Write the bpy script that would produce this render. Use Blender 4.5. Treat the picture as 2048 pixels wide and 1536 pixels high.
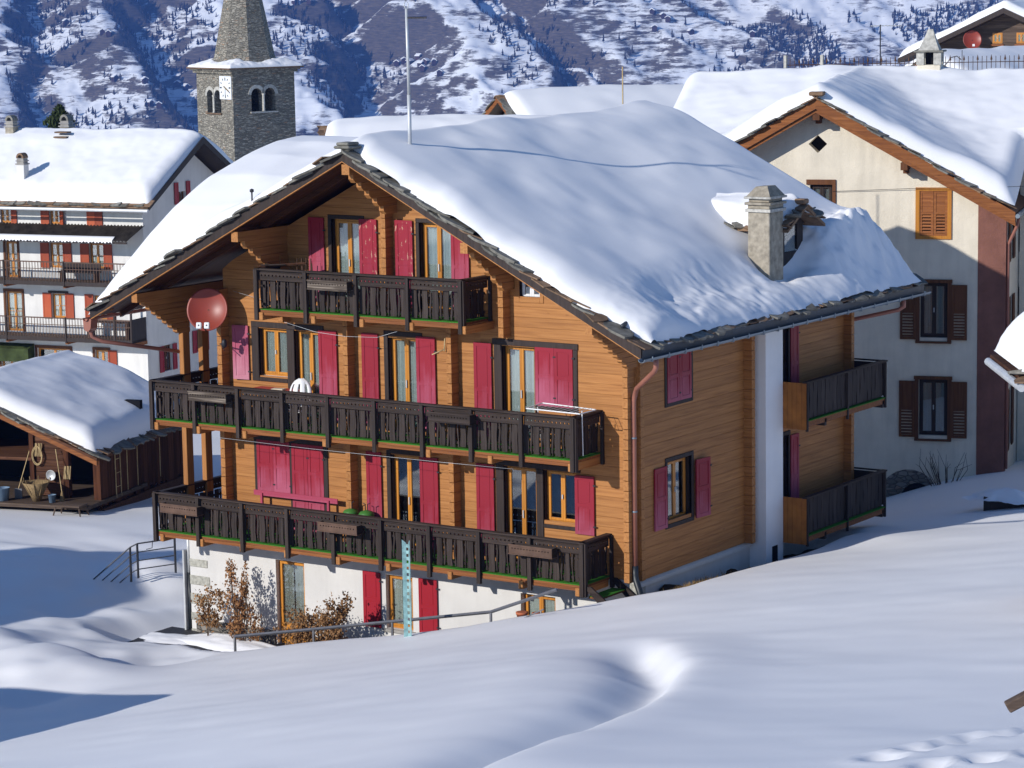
import bpy, bmesh, math, random
import numpy as np
from mathutils import Vector, Matrix, Euler

# ------------------------------------------------------------------ clear
for o in list(bpy.data.objects):
    bpy.data.objects.remove(o)
scene = bpy.context.scene
COL = scene.collection
R = math.radians
rng = random.Random(7)

# ------------------------------------------------------------------ camera
CAM_LOC = (31.62, -51.85, 13.56)
YAW, PITCH, ROLL = 34.04, 8.436, 0.9506          # heading left of +Y, downwards, clockwise tilt
cam_d = bpy.data.cameras.new('camera')
cam_d.sensor_width = 36.0
cam_d.lens = 36.0 * 5409.5 / 2048.0
cam_d.clip_start = 0.5
cam_d.clip_end = 12000.0
cam = bpy.data.objects.new('camera', cam_d)
COL.objects.link(cam)
_y, _p, _r = R(YAW), R(PITCH), R(ROLL)
_f = Vector((-math.sin(_y) * math.cos(_p), math.cos(_y) * math.cos(_p), -math.sin(_p)))
_rt = Vector((math.cos(_y), math.sin(_y), 0))
_dn = _f.cross(_rt)
_r2 = _rt * math.cos(_r) + _dn * math.sin(_r)
_d2 = -_rt * math.sin(_r) + _dn * math.cos(_r)
_m = Matrix((_r2, -_d2, -_f)).transposed().to_4x4()
_m.translation = CAM_LOC
cam.matrix_world = _m
scene.camera = cam

# ------------------------------------------------------------------ world, sun, exposure
SUN_AZ, SUN_EL = 18.0, 22.5                        # light travels towards +Y turned 19 deg to +X
w = bpy.data.worlds.new('World')
scene.world = w
w.use_nodes = True
nt = w.node_tree
nt.nodes.clear()
wo = nt.nodes.new('ShaderNodeOutputWorld')
bg = nt.nodes.new('ShaderNodeBackground')
sky = nt.nodes.new('ShaderNodeTexSky')
sky.sky_type = 'NISHITA'
sky.sun_disc = False
sky.sun_elevation = R(SUN_EL)
sky.sun_rotation = R(180 + SUN_AZ)
sky.altitude = 2500
sky.air_density = 1.0
sky.dust_density = 0.0
sky.ozone_density = 5.0
bg.inputs['Strength'].default_value = 0.15
nt.links.new(sky.outputs[0], bg.inputs[0])
nt.links.new(bg.outputs[0], wo.inputs[0])

sun_d = bpy.data.lights.new('sun', 'SUN')
sun_d.energy = 4.4
sun_d.angle = R(0.53)
sun_d.color = (1.0, 0.965, 0.92)
sun = bpy.data.objects.new('sun', sun_d)
COL.objects.link(sun)
_s = Vector((math.sin(R(SUN_AZ)) * math.cos(R(SUN_EL)), math.cos(R(SUN_AZ)) * math.cos(R(SUN_EL)), -math.sin(R(SUN_EL))))
sun.rotation_euler = _s.to_track_quat('-Z', 'Y').to_euler()
sun.location = (-20, -60, 60)

scene.view_settings.view_transform = 'Standard'
scene.view_settings.look = 'None'
scene.view_settings.exposure = 0.0
scene.view_settings.gamma = 1.0
scene.render.engine = 'CYCLES'
scene.cycles.max_bounces = 8
scene.cycles.diffuse_bounces = 3
scene.cycles.glossy_bounces = 3
scene.cycles.transmission_bounces = 4
scene.cycles.transparent_max_bounces = 8
scene.cycles.volume_bounces = 0
scene.cycles.sample_clamp_indirect = 4.0
scene.cycles.use_denoising = True

# ------------------------------------------------------------------ materials
MATS = {}


class N:
    """small node-tree helper"""
    def __init__(self, name):
        self.m = bpy.data.materials.new(name)
        self.m.use_nodes = True
        self.t = self.m.node_tree
        self.t.nodes.clear()
        self.out = self.t.nodes.new('ShaderNodeOutputMaterial')
        self.b = self.t.nodes.new('ShaderNodeBsdfPrincipled')
        self.t.links.new(self.b.outputs[0], self.out.inputs[0])
        self._co = None

    def n(self, typ, **kw):
        nd = self.t.nodes.new(typ)
        for k, v in kw.items():
            setattr(nd, k, v)
        return nd

    def l(self, a, b):
        self.t.links.new(a, b)

    def co(self, kind='Object', scale=(1, 1, 1), rot=(0, 0, 0)):
        tc = self.n('ShaderNodeTexCoord')
        mp = self.n('ShaderNodeMapping')
        mp.inputs['Scale'].default_value = scale
        mp.inputs['Rotation'].default_value = rot
        self.l(tc.outputs[kind], mp.inputs[0])
        return mp.outputs[0]

    def noise(self, vec, scale=5, detail=4, rough=0.55, dist=0.0):
        nd = self.n('ShaderNodeTexNoise')
        nd.inputs['Scale'].default_value = scale
        nd.inputs['Detail'].default_value = detail
        nd.inputs['Roughness'].default_value = rough
        nd.inputs['Distortion'].default_value = dist
        self.l(vec, nd.inputs['Vector'])
        return nd.outputs['Fac']

    def vor(self, vec, scale=5, feature='F1', out='Distance'):
        nd = self.n('ShaderNodeTexVoronoi')
        nd.feature = feature
        nd.inputs['Scale'].default_value = scale
        self.l(vec, nd.inputs['Vector'])
        return nd.outputs[out]

    def ramp(self, fac, stops):
        nd = self.n('ShaderNodeValToRGB')
        el = nd.color_ramp.elements
        while len(el) < len(stops):
            el.new(0.5)
        for e, (p, c) in zip(el, stops):
            e.position = p
            e.color = (c[0], c[1], c[2], 1) if not isinstance(c, (int, float)) else (c, c, c, 1)
        self.l(fac, nd.inputs[0])
        return nd.outputs[0]

    def mix(self, fac, a, b, typ='MIX'):
        nd = self.n('ShaderNodeMix')
        nd.data_type = 'RGBA'
        nd.blend_type = typ
        for sock, val in ((nd.inputs[0], fac), (nd.inputs[6], a), (nd.inputs[7], b)):
            if isinstance(val, (int, float)):
                sock.default_value = val
            elif isinstance(val, tuple):
                sock.default_value = (val[0], val[1], val[2], 1)
            else:
                self.l(val, sock)
        return nd.outputs[2]

    def math(self, op, a, b=0.0):
        nd = self.n('ShaderNodeMath')
        nd.operation = op
        for sock, val in ((nd.inputs[0], a), (nd.inputs[1], b)):
            if isinstance(val, (int, float)):
                sock.default_value = val
            else:
                self.l(val, sock)
        return nd.outputs[0]

    def rand(self):
        return self.n('ShaderNodeObjectInfo').outputs['Random']

    def color(self, c):
        if isinstance(c, tuple):
            self.b.inputs['Base Color'].default_value = (c[0], c[1], c[2], 1)
        else:
            self.l(c, self.b.inputs['Base Color'])

    def set(self, rough=0.6, spec=0.3, metal=0.0, **kw):
        self.b.inputs['Roughness'].default_value = rough
        self.b.inputs['Specular IOR Level'].default_value = spec
        self.b.inputs['Metallic'].default_value = metal

    def bump(self, h, strength=0.3, dist=0.02):
        nd = self.n('ShaderNodeBump')
        nd.inputs['Strength'].default_value = strength
        nd.inputs['Distance'].default_value = dist
        self.l(h, nd.inputs['Height'])
        self.l(nd.outputs[0], self.b.inputs['Normal'])


def mat(name):
    def deco(fn):
        k = N(name)
        fn(k)
        MATS[name] = k.m
        return fn
    return deco


def hsv_rand(k, col, amt=0.25):
    """vary the value of a colour per object"""
    f = k.math('ADD', k.math('MULTIPLY', k.rand(), amt), 1.0 - amt / 2)
    mx = k.n('ShaderNodeVectorMath', operation='SCALE')
    if isinstance(col, tuple):
        mx.inputs[0].default_value = col
    else:
        k.l(col, mx.inputs[0])
    k.l(f, mx.inputs['Scale'])
    return mx.outputs[0]


def wood(name, c0, c1, c2, along, amt=0.25, rough=0.55, spec=0.25, bump=0.25, knots=True):
    k = N(name)
    sc = {'x': (0.35, 9, 9), 'y': (9, 0.35, 9), 'z': (9, 9, 0.35)}[along]
    v = k.co('Object', sc)
    oi = k.n('ShaderNodeObjectInfo')
    add = k.n('ShaderNodeVectorMath', operation='ADD')
    sc2 = k.n('ShaderNodeVectorMath', operation='SCALE')
    comb = k.n('ShaderNodeCombineXYZ')
    for i in range(3):
        k.l(oi.outputs['Random'], comb.inputs[i])
    k.l(comb.outputs[0], sc2.inputs[0])
    sc2.inputs['Scale'].default_value = 37.0
    k.l(v, add.inputs[0])
    k.l(sc2.outputs[0], add.inputs[1])
    g = k.noise(add.outputs[0], 2.2, 5, 0.6, 0.4)
    c = k.ramp(g, [(0.28, c0), (0.5, c1), (0.72, c2)])
    v2 = k.co('Object', (0.5, 0.5, 0.5))
    big = k.noise(v2, 1.3, 3)
    c = k.mix(k.math('MULTIPLY', big, 0.35), c, c0)
    if knots:
        kn = k.vor(k.co('Object', {'x': (1.2, 4, 4), 'y': (4, 1.2, 4), 'z': (4, 4, 1.2)}[along]), 1.0)
        kf = k.ramp(kn, [(0.02, 1.0), (0.09, 0.0)])
        c = k.mix(k.math('MULTIPLY', kf, 0.6), c, (c0[0] * .5, c0[1] * .45, c0[2] * .4))
    k.color(hsv_rand(k, c, amt))
    k.set(rough, spec)
    k.bump(g, bump, 0.01)
    MATS[name] = k.m
    return k


def plain(name, c, rough=0.5, spec=0.3, metal=0.0, nscale=6.0, var=0.25, amt=0.0, bump=0.1):
    k = N(name)
    nz = k.noise(k.co(), nscale, 4)
    d = tuple(x * (1 - var) for x in c)
    e = tuple(min(1, x * (1 + var * .6)) for x in c)
    col = k.ramp(nz, [(0.3, d), (0.7, e)])
    if amt:
        col = hsv_rand(k, col, amt)
    k.color(col)
    k.set(rough, spec, metal)
    if bump:
        k.bump(nz, bump, 0.01)
    MATS[name] = k.m
    return k


def snow_mat(name, lump=1.0, tint=(0.87, 0.862, 0.856), fine=0.5):
    k = N(name)
    v = k.co('Object')
    nz = k.noise(v, 0.35, 3)
    k.color(k.ramp(nz, [(0.3, tuple(t * .97 for t in tint)), (0.7, tint)]))
    k.set(0.6, 0.2)
    a = k.noise(v, 1.6 * lump, 4, 0.5)
    b_ = k.noise(v, 34, 3, 0.65)
    h = k.math('ADD', k.math('MULTIPLY', a, 0.012), k.math('MULTIPLY', b_, 0.022 * fine))
    k.bump(h, 0.35, 0.12)
    k.b.inputs['Subsurface Weight'].default_value = 0.0
    MATS[name] = k.m
    return k


snow_mat('snow')
snow_mat('snow_rough', 3.0, (0.86, 0.85, 0.842), 2.0)


def ground_snow():
    k = N('snow_ground')
    v = k.co('Object')
    nz = k.noise(v, 0.2, 3)
    k.color(k.ramp(nz, [(0.3, (0.86, 0.85, 0.842)), (0.7, (0.89, 0.88, 0.868))]))
    k.set(0.55, 0.25)
    a = k.noise(k.co('Object', (0.45, 1.3, 1.0), (0, 0, R(-30))), 1.1, 4, 0.5)
    b_ = k.noise(v, 40, 3, 0.7)
    c_ = k.noise(v, 7.0, 4, 0.6)
    h = k.math('ADD', k.math('ADD', k.math('MULTIPLY', a, 0.008), k.math('MULTIPLY', c_, 0.014)), k.math('MULTIPLY', b_, 0.026))
    k.bump(h, 0.35, 0.12)
    # sparse ice crystals glinting in the sun: tiny mirror flakes
    vo = k.n('ShaderNodeTexVoronoi')
    vo.inputs['Scale'].default_value = 9.0
    k.l(v, vo.inputs['Vector'])
    near = k.ramp(vo.outputs['Distance'], [(0.10, 1.0), (0.16, 0.0)])
    sep = k.n('ShaderNodeSeparateColor')
    k.l(vo.outputs['Color'], sep.inputs[0])
    pick = k.math('GREATER_THAN', sep.outputs[0], 0.93)
    fl = k.math('MULTIPLY', near, pick)
    k.l(k.math('SUBTRACT', 0.55, k.math('MULTIPLY', fl, 0.3)), k.b.inputs['Roughness'])
    k.l(k.math('ADD', 0.2, k.math('MULTIPLY', fl, 0.8)), k.b.inputs['Specular IOR Level'])
    MATS['snow_ground'] = k.m


ground_snow()

HON0, HON1, HON2 = (0.25, 0.098, 0.026), (0.385, 0.165, 0.048), (0.48, 0.220, 0.070)
wood('honey_x', HON0, HON1, HON2, 'x', 0.12)
wood('honey_y', HON0, HON1, HON2, 'y', 0.16)
wood('honey_z', HON0, HON1, HON2, 'z', 0.15)
wood('dark_x', (0.018, 0.012, 0.009), (0.038, 0.026, 0.021), (0.060, 0.043, 0.035), 'x', 0.35, 0.7, 0.2, 0.5, False)
wood('dark_z', (0.018, 0.012, 0.010), (0.040, 0.029, 0.024), (0.066, 0.049, 0.042), 'z', 0.45, 0.7, 0.2, 0.5, False)
wood('dark_y', (0.018, 0.012, 0.009), (0.038, 0.026, 0.021), (0.060, 0.043, 0.035), 'y', 0.35, 0.7, 0.2, 0.5, False)
wood('frame_dark', (0.020, 0.013, 0.010), (0.036, 0.024, 0.020), (0.05, 0.034, 0.028), 'z', 0.2, 0.6, 0.25, 0.3, False)
wood('sash', (0.38, 0.14, 0.02), (0.50, 0.20, 0.025), (0.58, 0.25, 0.035), 'z', 0.25, 0.35, 0.45, 0.1, False)
wood('barn_z', (0.025, 0.010, 0.006), (0.075, 0.028, 0.014), (0.12, 0.048, 0.024), 'z', 0.7, 0.8, 0.1, 0.6)
wood('barn_x', (0.03, 0.014, 0.009), (0.09, 0.04, 0.022), (0.15, 0.075, 0.045), 'x', 0.6, 0.8, 0.1, 0.6)
wood('brown_beam', (0.14, 0.045, 0.014), (0.24, 0.085, 0.024), (0.34, 0.13, 0.04), 'x', 0.4, 0.6, 0.2, 0.3)
wood('brown_z', (0.07, 0.026, 0.010), (0.12, 0.045, 0.016), (0.16, 0.065, 0.025), 'z', 0.3, 0.6, 0.2, 0.3, False)
wood('grey_wood_x', (0.045, 0.03, 0.022), (0.10, 0.07, 0.052), (0.16, 0.115, 0.085), 'x', 0.4, 0.75, 0.15, 0.4)
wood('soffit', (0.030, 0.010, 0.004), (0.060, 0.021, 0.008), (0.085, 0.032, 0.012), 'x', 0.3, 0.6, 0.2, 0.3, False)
wood('planter_worn', (0.03, 0.022, 0.017), (0.085, 0.065, 0.05), (0.40, 0.33, 0.26), 'x', 0.2, 0.8, 0.15, 0.5, False)


def paint(name, c, faded, fade=0.5, amt=0.2, chips=0.0):
    k = N(name)
    v = k.co('Generated')
    sep = k.n('ShaderNodeSeparateXYZ')
    k.l(v, sep.inputs[0])
    st = k.noise(k.co('Object', (14, 14, 1.2)), 1.0, 4)
    nz = k.noise(k.co('Object'), 2.2, 3)
    # the paint is bleached and chalky from the sill up, where rain and sun reach it
    f = k.math('SUBTRACT', k.math('ADD', k.math('MULTIPLY', st, 0.75), k.math('MULTIPLY', nz, 0.6)), k.math('MULTIPLY', sep.outputs[2], 1.0))
    f = k.math('ADD', f, k.math('MULTIPLY', k.math('SUBTRACT', k.rand(), 0.5), 0.5))
    f = k.ramp(f, [(0.0, 0.0), (0.62, fade)])
    col = k.mix(f, c, faded)
    if chips:
        ch = k.noise(k.co('Object', (5, 5, 2)), 2.3, 5, 0.7)
        cf = k.ramp(ch, [(0.62 - .05 * chips, 0.0), (0.66 - .05 * chips, 1.0)])
        col = k.mix(k.math('MULTIPLY', cf, 0.85), col, (0.55, 0.36, 0.24))
    k.color(hsv_rand(k, col, amt))
    k.set(0.5, 0.3)
    k.bump(st, 0.15, 0.006)
    MATS[name] = k.m


paint('shutter_red', (0.26, 0.010, 0.024), (0.38, 0.085, 0.14), 0.95, 0.16)
paint('shutter_pink', (0.36, 0.07, 0.12), (0.50, 0.20, 0.25), 1.0, 0.1)
paint('shutter_chipped', (0.27, 0.010, 0.026), (0.36, 0.05, 0.10), 0.6, 0.1, 0.55)
paint('shutter_clean', (0.30, 0.006, 0.016), (0.34, 0.02, 0.035), 0.3, 0.08)
paint('shutter_orange', (0.33, 0.050, 0.014), (0.42, 0.10, 0.03), 0.5, 0.45)
paint('bench_paint', (0.36, 0.05, 0.09), (0.46, 0.10, 0.16), 0.8, 0.1)


def plaster(name, c, var=0.08, grain=60, bump=0.25, stain=0.15):
    k = N(name)
    v = k.co('Object')
    a = k.noise(v, 0.9, 5, 0.6)
    b_ = k.noise(v, grain, 3, 0.6)
    m_ = k.noise(v, 7, 4, 0.6)
    col = k.ramp(a, [(0.3, tuple(x * (1 - var * 1.6) for x in c)), (0.65, c)])
    st = k.noise(k.co('Object', (3, 3, 0.35)), 1.2, 4)
    col = k.mix(k.math('MULTIPLY', k.ramp(st, [(0.45, 0.0), (0.75, 1.0)]), stain), col, tuple(x * .55 for x in c))
    k.color(col)
    k.set(0.85, 0.15)
    k.bump(k.math('ADD', k.math('MULTIPLY', b_, .5), k.math('MULTIPLY', m_, .5)), bump, 0.03)
    MATS[name] = k.m


plaster('plaster_white', (0.64, 0.62, 0.585))
plaster('plaster_cream', (0.74, 0.665, 0.53), 0.1, 26, 0.8, 0.28)
plaster('plaster_bright', (0.84, 0.84, 0.84), 0.05, 60, 0.2, 0.08)
plaster('plaster_red', (0.26, 0.115, 0.085), 0.25, 24, 1.0, 0.2)
plaster('plaster_house', (0.72, 0.70, 0.66), 0.08, 40, 0.3, 0.25)


def stone(name, c, scale=1.0, flat=3.0, contrast=0.5, spec=0.15, bump=0.9):
    k = N(name)
    v = k.co('Object', (1.6 * scale, 1.6 * scale, 1.6 * scale * flat))
    vo = k.n('ShaderNodeTexVoronoi')
    vo.inputs['Scale'].default_value = 1.5
    k.l(v, vo.inputs['Vector'])
    ed = k.n('ShaderNodeTexVoronoi')
    ed.feature = 'DISTANCE_TO_EDGE'
    ed.inputs['Scale'].default_value = 1.5
    k.l(v, ed.inputs['Vector'])
    sep = k.n('ShaderNodeSeparateColor')
    k.l(vo.outputs['Color'], sep.inputs[0])
    col = k.ramp(sep.outputs[0], [(0.0, tuple(x * (1 - contrast) for x in c)), (0.55, c), (0.93, tuple(min(1, x * (1 + contrast)) for x in c)), (1.0, (c[0] * 1.2, c[1] * .8, c[2] * .6))])
    nz = k.noise(k.co('Object'), 9, 4)
    col = k.mix(k.math('MULTIPLY', nz, 0.5), col, tuple(x * .6 for x in c))
    gap = k.ramp(ed.outputs['Distance'], [(0.0, 0.0), (0.09, 1.0)])
    col = k.mix(gap, tuple(x * .45 for x in c), col)
    k.color(col)
    k.set(0.85, spec)
    k.bump(k.math('ADD', gap, k.math('MULTIPLY', nz, .5)), bump, 0.04)
    MATS[name] = k.m


stone('church_stone', (0.30, 0.275, 0.225), 1.5, 4.0, 0.5)
stone('rubble', (0.24, 0.22, 0.19), 1.8, 2.0, 0.4)
plain('slate', (0.17, 0.16, 0.135), 0.75, 0.2, 0, 5, 0.45, 0.6, 0.5)
plain('slate_brown', (0.20, 0.125, 0.075), 0.75, 0.2, 0, 5, 0.4, 0.6, 0.5)
plain('quoin', (0.36, 0.35, 0.30), 0.8, 0.2, 0, 14, 0.35, 0.25, 0.5)
plain('granite', (0.45, 0.43, 0.38), 0.85, 0.15, 0, 9, 0.35, 0.2, 0.6)
plain('chimney_render', (0.33, 0.29, 0.225), 0.9, 0.1, 0, 7, 0.35, 0.15, 0.8)
plain('gutter', (0.22, 0.26, 0.29), 0.45, 0.4, 0.3, 3, 0.15, 0.0, 0.05)
plain('gutter_dark', (0.05, 0.055, 0.065), 0.5, 0.4, 0.2, 3, 0.15, 0.0, 0.05)
plain('pipe_copper', (0.33, 0.135, 0.095), 0.45, 0.35, 0.1, 3, 0.12, 0.0, 0.05)
plain('pipe_black', (0.018, 0.022, 0.026), 0.45, 0.4, 0, 3, 0.2)
plain('metal_grey', (0.16, 0.16, 0.17), 0.5, 0.4, 0.4, 5, 0.2)
plain('metal_pale', (0.55, 0.56, 0.56), 0.45, 0.4, 0.3, 5, 0.12)
plain('metal_dark', (0.03, 0.03, 0.035), 0.5, 0.4, 0.4, 5, 0.2)
plain('iron_rust', (0.10, 0.055, 0.035), 0.7, 0.2, 0.2, 8, 0.4)
plain('teal_paint', (0.25, 0.42, 0.42), 0.5, 0.35, 0.0, 6, 0.45)
plain('carpet_green', (0.05, 0.20, 0.025), 0.95, 0.05, 0, 90, 0.45, 0.0, 0.8)
plain('dish_red', (0.25, 0.042, 0.026), 0.4, 0.35, 0, 3, 0.08, 0, 0.0)
plain('white_plastic', (0.78, 0.78, 0.76), 0.4, 0.4, 0, 3, 0.05)
plain('sill_white', (0.70, 0.71, 0.72), 0.4, 0.4, 0, 3, 0.06)
plain('red_top', (0.42, 0.045, 0.035), 0.5, 0.35, 0, 5, 0.15)
plain('straw', (0.45, 0.33, 0.17), 0.8, 0.15, 0, 9, 0.35, 0.3)
plain('terracotta', (0.45, 0.14, 0.065), 0.7, 0.2, 0, 6, 0.2)
plain('earth', (0.055, 0.038, 0.024), 0.95, 0.05, 0, 5, 0.5, 0, 1.0)
plain('asphalt', (0.042, 0.040, 0.042), 0.7, 0.3, 0, 14, 0.4, 0, 0.5)
plain('concrete', (0.33, 0.31, 0.28), 0.85, 0.2, 0, 4, 0.25, 0, 0.3)
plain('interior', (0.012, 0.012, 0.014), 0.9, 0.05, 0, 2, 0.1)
plain('leaf_brown', (0.31, 0.165, 0.07), 0.7, 0.15, 0, 3, 0.4, 0.3)
plain('leaf_rust', (0.38, 0.185, 0.075), 0.7, 0.15, 0, 3, 0.4, 0.3)
plain('twig', (0.10, 0.07, 0.05), 0.85, 0.1, 0, 8, 0.3)
plain('grass_dry', (0.34, 0.22, 0.09), 0.85, 0.1, 0, 4, 0.4)
plain('needle', (0.045, 0.062, 0.020), 0.8, 0.15, 0, 2, 0.5)
plain('larch', (0.045, 0.038, 0.030), 0.9, 0.05, 0, 0.02, 0.35)
plain('hut_wood', (0.06, 0.035, 0.03), 0.9, 0.05, 0, 0.3, 0.3, 0.5)
plain('clock_hand', (0.25, 0.16, 0.05), 0.5, 0.4, 0.4, 3, 0.1)
plain('black', (0.012, 0.012, 0.012), 0.6, 0.3, 0, 3, 0.1)
plain('bell', (0.08, 0.075, 0.06), 0.5, 0.4, 0.5, 3, 0.2)
plain('corrugated', (0.075, 0.06, 0.045), 0.8, 0.15, 0, 2.5, 0.5)
plain('bucket_blue', (0.16, 0.24, 0.34), 0.5, 0.3, 0, 4, 0.2)
plain('paper', (0.62, 0.55, 0.42), 0.7, 0.2, 0, 4, 0.15)
plain('green_paint', (0.05, 0.17, 0.03), 0.5, 0.3, 0, 4, 0.2)
plain('basket', (0.26, 0.18, 0.09), 0.8, 0.15, 0, 20, 0.4)
plain('balcony_panel', (0.36, 0.13, 0.026), 0.6, 0.2, 0, 3, 0.3)
plain('slat_brown', (0.11, 0.065, 0.045), 0.65, 0.2, 0, 4, 0.3, 0.2)


@mat('curtain')
def _c(k):
    st = k.noise(k.co('Object', (22, 0.5, 0.3)), 1.0, 3)
    k.color(k.ramp(st, [(0.3, (0.42, 0.45, 0.45)), (0.7, (0.68, 0.70, 0.69))]))
    k.set(0.8, 0.1)


@mat('curtain_warm')
def _c(k):
    st = k.noise(k.co('Object', (22, 0.5, 0.3)), 1.0, 3)
    k.color(k.ramp(st, [(0.3, (0.55, 0.54, 0.50)), (0.7, (0.74, 0.73, 0.69))]))
    k.set(0.8, 0.1)


def glass():
    m_ = bpy.data.materials.new('glass')
    m_.use_nodes = True
    t = m_.node_tree
    t.nodes.clear()
    o = t.nodes.new('ShaderNodeOutputMaterial')
    mx = t.nodes.new('ShaderNodeMixShader')
    tr = t.nodes.new('ShaderNodeBsdfTransparent')
    tr.inputs[0].default_value = (0.86, 0.90, 0.89, 1)
    gl = t.nodes.new('ShaderNodeBsdfGlossy')
    gl.inputs['Roughness'].default_value = 0.02
    lw = t.nodes.new('ShaderNodeLayerWeight')
    lw.inputs[0].default_value = 0.35
    mu = t.nodes.new('ShaderNodeMath')
    mu.operation = 'MULTIPLY_ADD'
    mu.inputs[1].default_value = 0.5
    mu.inputs[2].default_value = 0.15
    t.links.new(lw.outputs['Fresnel'], mu.inputs[0])
    t.links.new(mu.outputs[0], mx.inputs[0])
    t.links.new(tr.outputs[0], mx.inputs[1])
    t.links.new(gl.outputs[0], mx.inputs[2])
    t.links.new(mx.outputs[0], o.inputs[0])
    MATS['glass'] = m_


glass()


# ------------------------------------------------------------------ mesh helpers
class MB:
    def __init__(self):
        self.v = []
        self.f = []

    def add(self, vs, fs):
        o = len(self.v)
        self.v.extend(tuple(p) for p in vs)
        self.f.extend(tuple(i + o for i in q) for q in fs)
        return self

    def box(self, x0, x1, y0, y1, z0, z1):
        return self.add([(x0, y0, z0), (x1, y0, z0), (x1, y1, z0), (x0, y1, z0), (x0, y0, z1), (x1, y0, z1), (x1, y1, z1), (x0, y1, z1)],
                        [(0, 3, 2, 1), (4, 5, 6, 7), (0, 1, 5, 4), (1, 2, 6, 5), (2, 3, 7, 6), (3, 0, 4, 7)])

    def prism(self, poly, axis, a, b):
        n = len(poly)
        if axis == 'x':
            g = lambda t, p: (t, p[0], p[1])
        elif axis == 'y':
            g = lambda t, p: (p[0], t, p[1])
        else:
            g = lambda t, p: (p[0], p[1], t)
        vs = [g(a, p) for p in poly] + [g(b, p) for p in poly]
        fs = [tuple(range(n - 1, -1, -1)), tuple(range(n, 2 * n))]
        fs += [(i, (i + 1) % n, n + (i + 1) % n, n + i) for i in range(n)]
        return self.add(vs, fs)

    def tube(self, pts, r, n=8, cap=True):
        pts = [Vector(p) for p in pts]
        rings = []
        up = None
        for i, p in enumerate(pts):
            a = pts[max(i - 1, 0)]
            b = pts[min(i + 1, len(pts) - 1)]
            d = (b - a).normalized()
            if up is None:
                up = Vector((0, 0, 1)) if abs(d.z) < 0.9 else Vector((1, 0, 0))
            s = d.cross(up).normalized()
            up = s.cross(d).normalized()
            rr = r[i] if isinstance(r, (list, tuple)) else r
            rings.append([p + (s * math.cos(2 * math.pi * j / n) + up * math.sin(2 * math.pi * j / n)) * rr for j in range(n)])
        vs = [q for ring in rings for q in ring]
        fs = []
        for i in range(len(pts) - 1):
            for j in range(n):
                fs.append((i * n + j, i * n + (j + 1) % n, (i + 1) * n + (j + 1) % n, (i + 1) * n + j))
        if cap:
            fs.append(tuple(range(n - 1, -1, -1)))
            fs.append(tuple((len(pts) - 1) * n + j for j in range(n)))
        return self.add(vs, fs)

    def lathe(self, prof, n=16, c=(0, 0, 0)):
        vs = []
        for r_, z in prof:
            for j in range(n):
                a = 2 * math.pi * j / n
                vs.append((c[0] + r_ * math.cos(a), c[1] + r_ * math.sin(a), c[2] + z))
        fs = []
        for i in range(len(prof) - 1):
            for j in range(n):
                fs.append((i * n + j, i * n + (j + 1) % n, (i + 1) * n + (j + 1) % n, (i + 1) * n + j))
        fs.append(tuple(range(n - 1, -1, -1)))
        fs.append(tuple((len(prof) - 1) * n + j for j in range(n)))
        return self.add(vs, fs)

    def xf(self, M):
        self.v = [tuple(M @ Vector(p)) for p in self.v]
        return self

    def merge(self, o):
        return self.add(o.v, o.f)

    def mesh(self, name, smooth=False):
        me = bpy.data.meshes.new(name)
        me.from_pydata(self.v, [], self.f)
        bm = bmesh.new()
        bm.from_mesh(me)
        bmesh.ops.recalc_face_normals(bm, faces=bm.faces)
        bm.to_mesh(me)
        bm.free()
        if smooth:
            me.shade_smooth()
        me.update()
        return me


def inst(name, me, parent=None, loc=(0, 0, 0), rot=(0, 0, 0), scale=(1, 1, 1)):
    o = bpy.data.objects.new(name, me)
    COL.objects.link(o)
    if parent is not None:
        o.parent = parent
    o.location = loc
    o.rotation_euler = rot
    o.scale = scale
    return o


def mk(name, mb, m, parent=None, smooth=False, loc=(0, 0, 0), rot=(0, 0, 0)):
    me = mb.mesh(name, smooth)
    me.materials.append(MATS[m])
    return inst(name, me, parent, loc, rot)


def mesh_m(name, mb, m, smooth=False):
    me = mb.mesh(name, smooth)
    me.materials.append(MATS[m])
    return me


def bevel(o, w=0.01, seg=1):
    b = o.modifiers.new('bevel', 'BEVEL')
    b.width = w
    b.segments = seg
    b.limit_method = 'ANGLE'
    return o


def tag(o, label, cat, group=None, kind=None):
    o['label'] = label
    o['category'] = cat
    if group:
        o['group'] = group
    if kind:
        o['kind'] = kind
    return o


def thing(name, label, cat, loc=(0, 0, 0), rz=0.0, group=None):
    o = bpy.data.objects.new(name, None)
    o.empty_display_size = 0.3
    COL.objects.link(o)
    o.location = loc
    o.rotation_euler = (0, 0, R(rz))
    return tag(o, label, cat, group)


def part_empty(name, parent, loc=(0, 0, 0), rot=(0, 0, 0)):
    o = bpy.data.objects.new(name, None)
    o.empty_display_size = 0.2
    COL.objects.link(o)
    o.parent = parent
    o.location = loc
    o.rotation_euler = rot
    return o


# ------------------------------------------------------------------ noise on arrays
_prng = np.random.RandomState(11)
_perm = _prng.permutation(512)


def _h(ix, iy):
    return _perm[(_perm[ix & 511] + iy) & 511] / 511.0


def vnoise(x, y):
    ix = np.floor(x).astype(int)
    iy = np.floor(y).astype(int)
    fx = x - ix
    fy = y - iy
    fx = fx * fx * fx * (fx * (fx * 6 - 15) + 10)
    fy = fy * fy * fy * (fy * (fy * 6 - 15) + 10)
    a = _h(ix, iy)
    b = _h(ix + 1, iy)
    c = _h(ix, iy + 1)
    d = _h(ix + 1, iy + 1)
    return (a + (b - a) * fx) * (1 - fy) + (c + (d - c) * fx) * fy - 0.5


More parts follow.
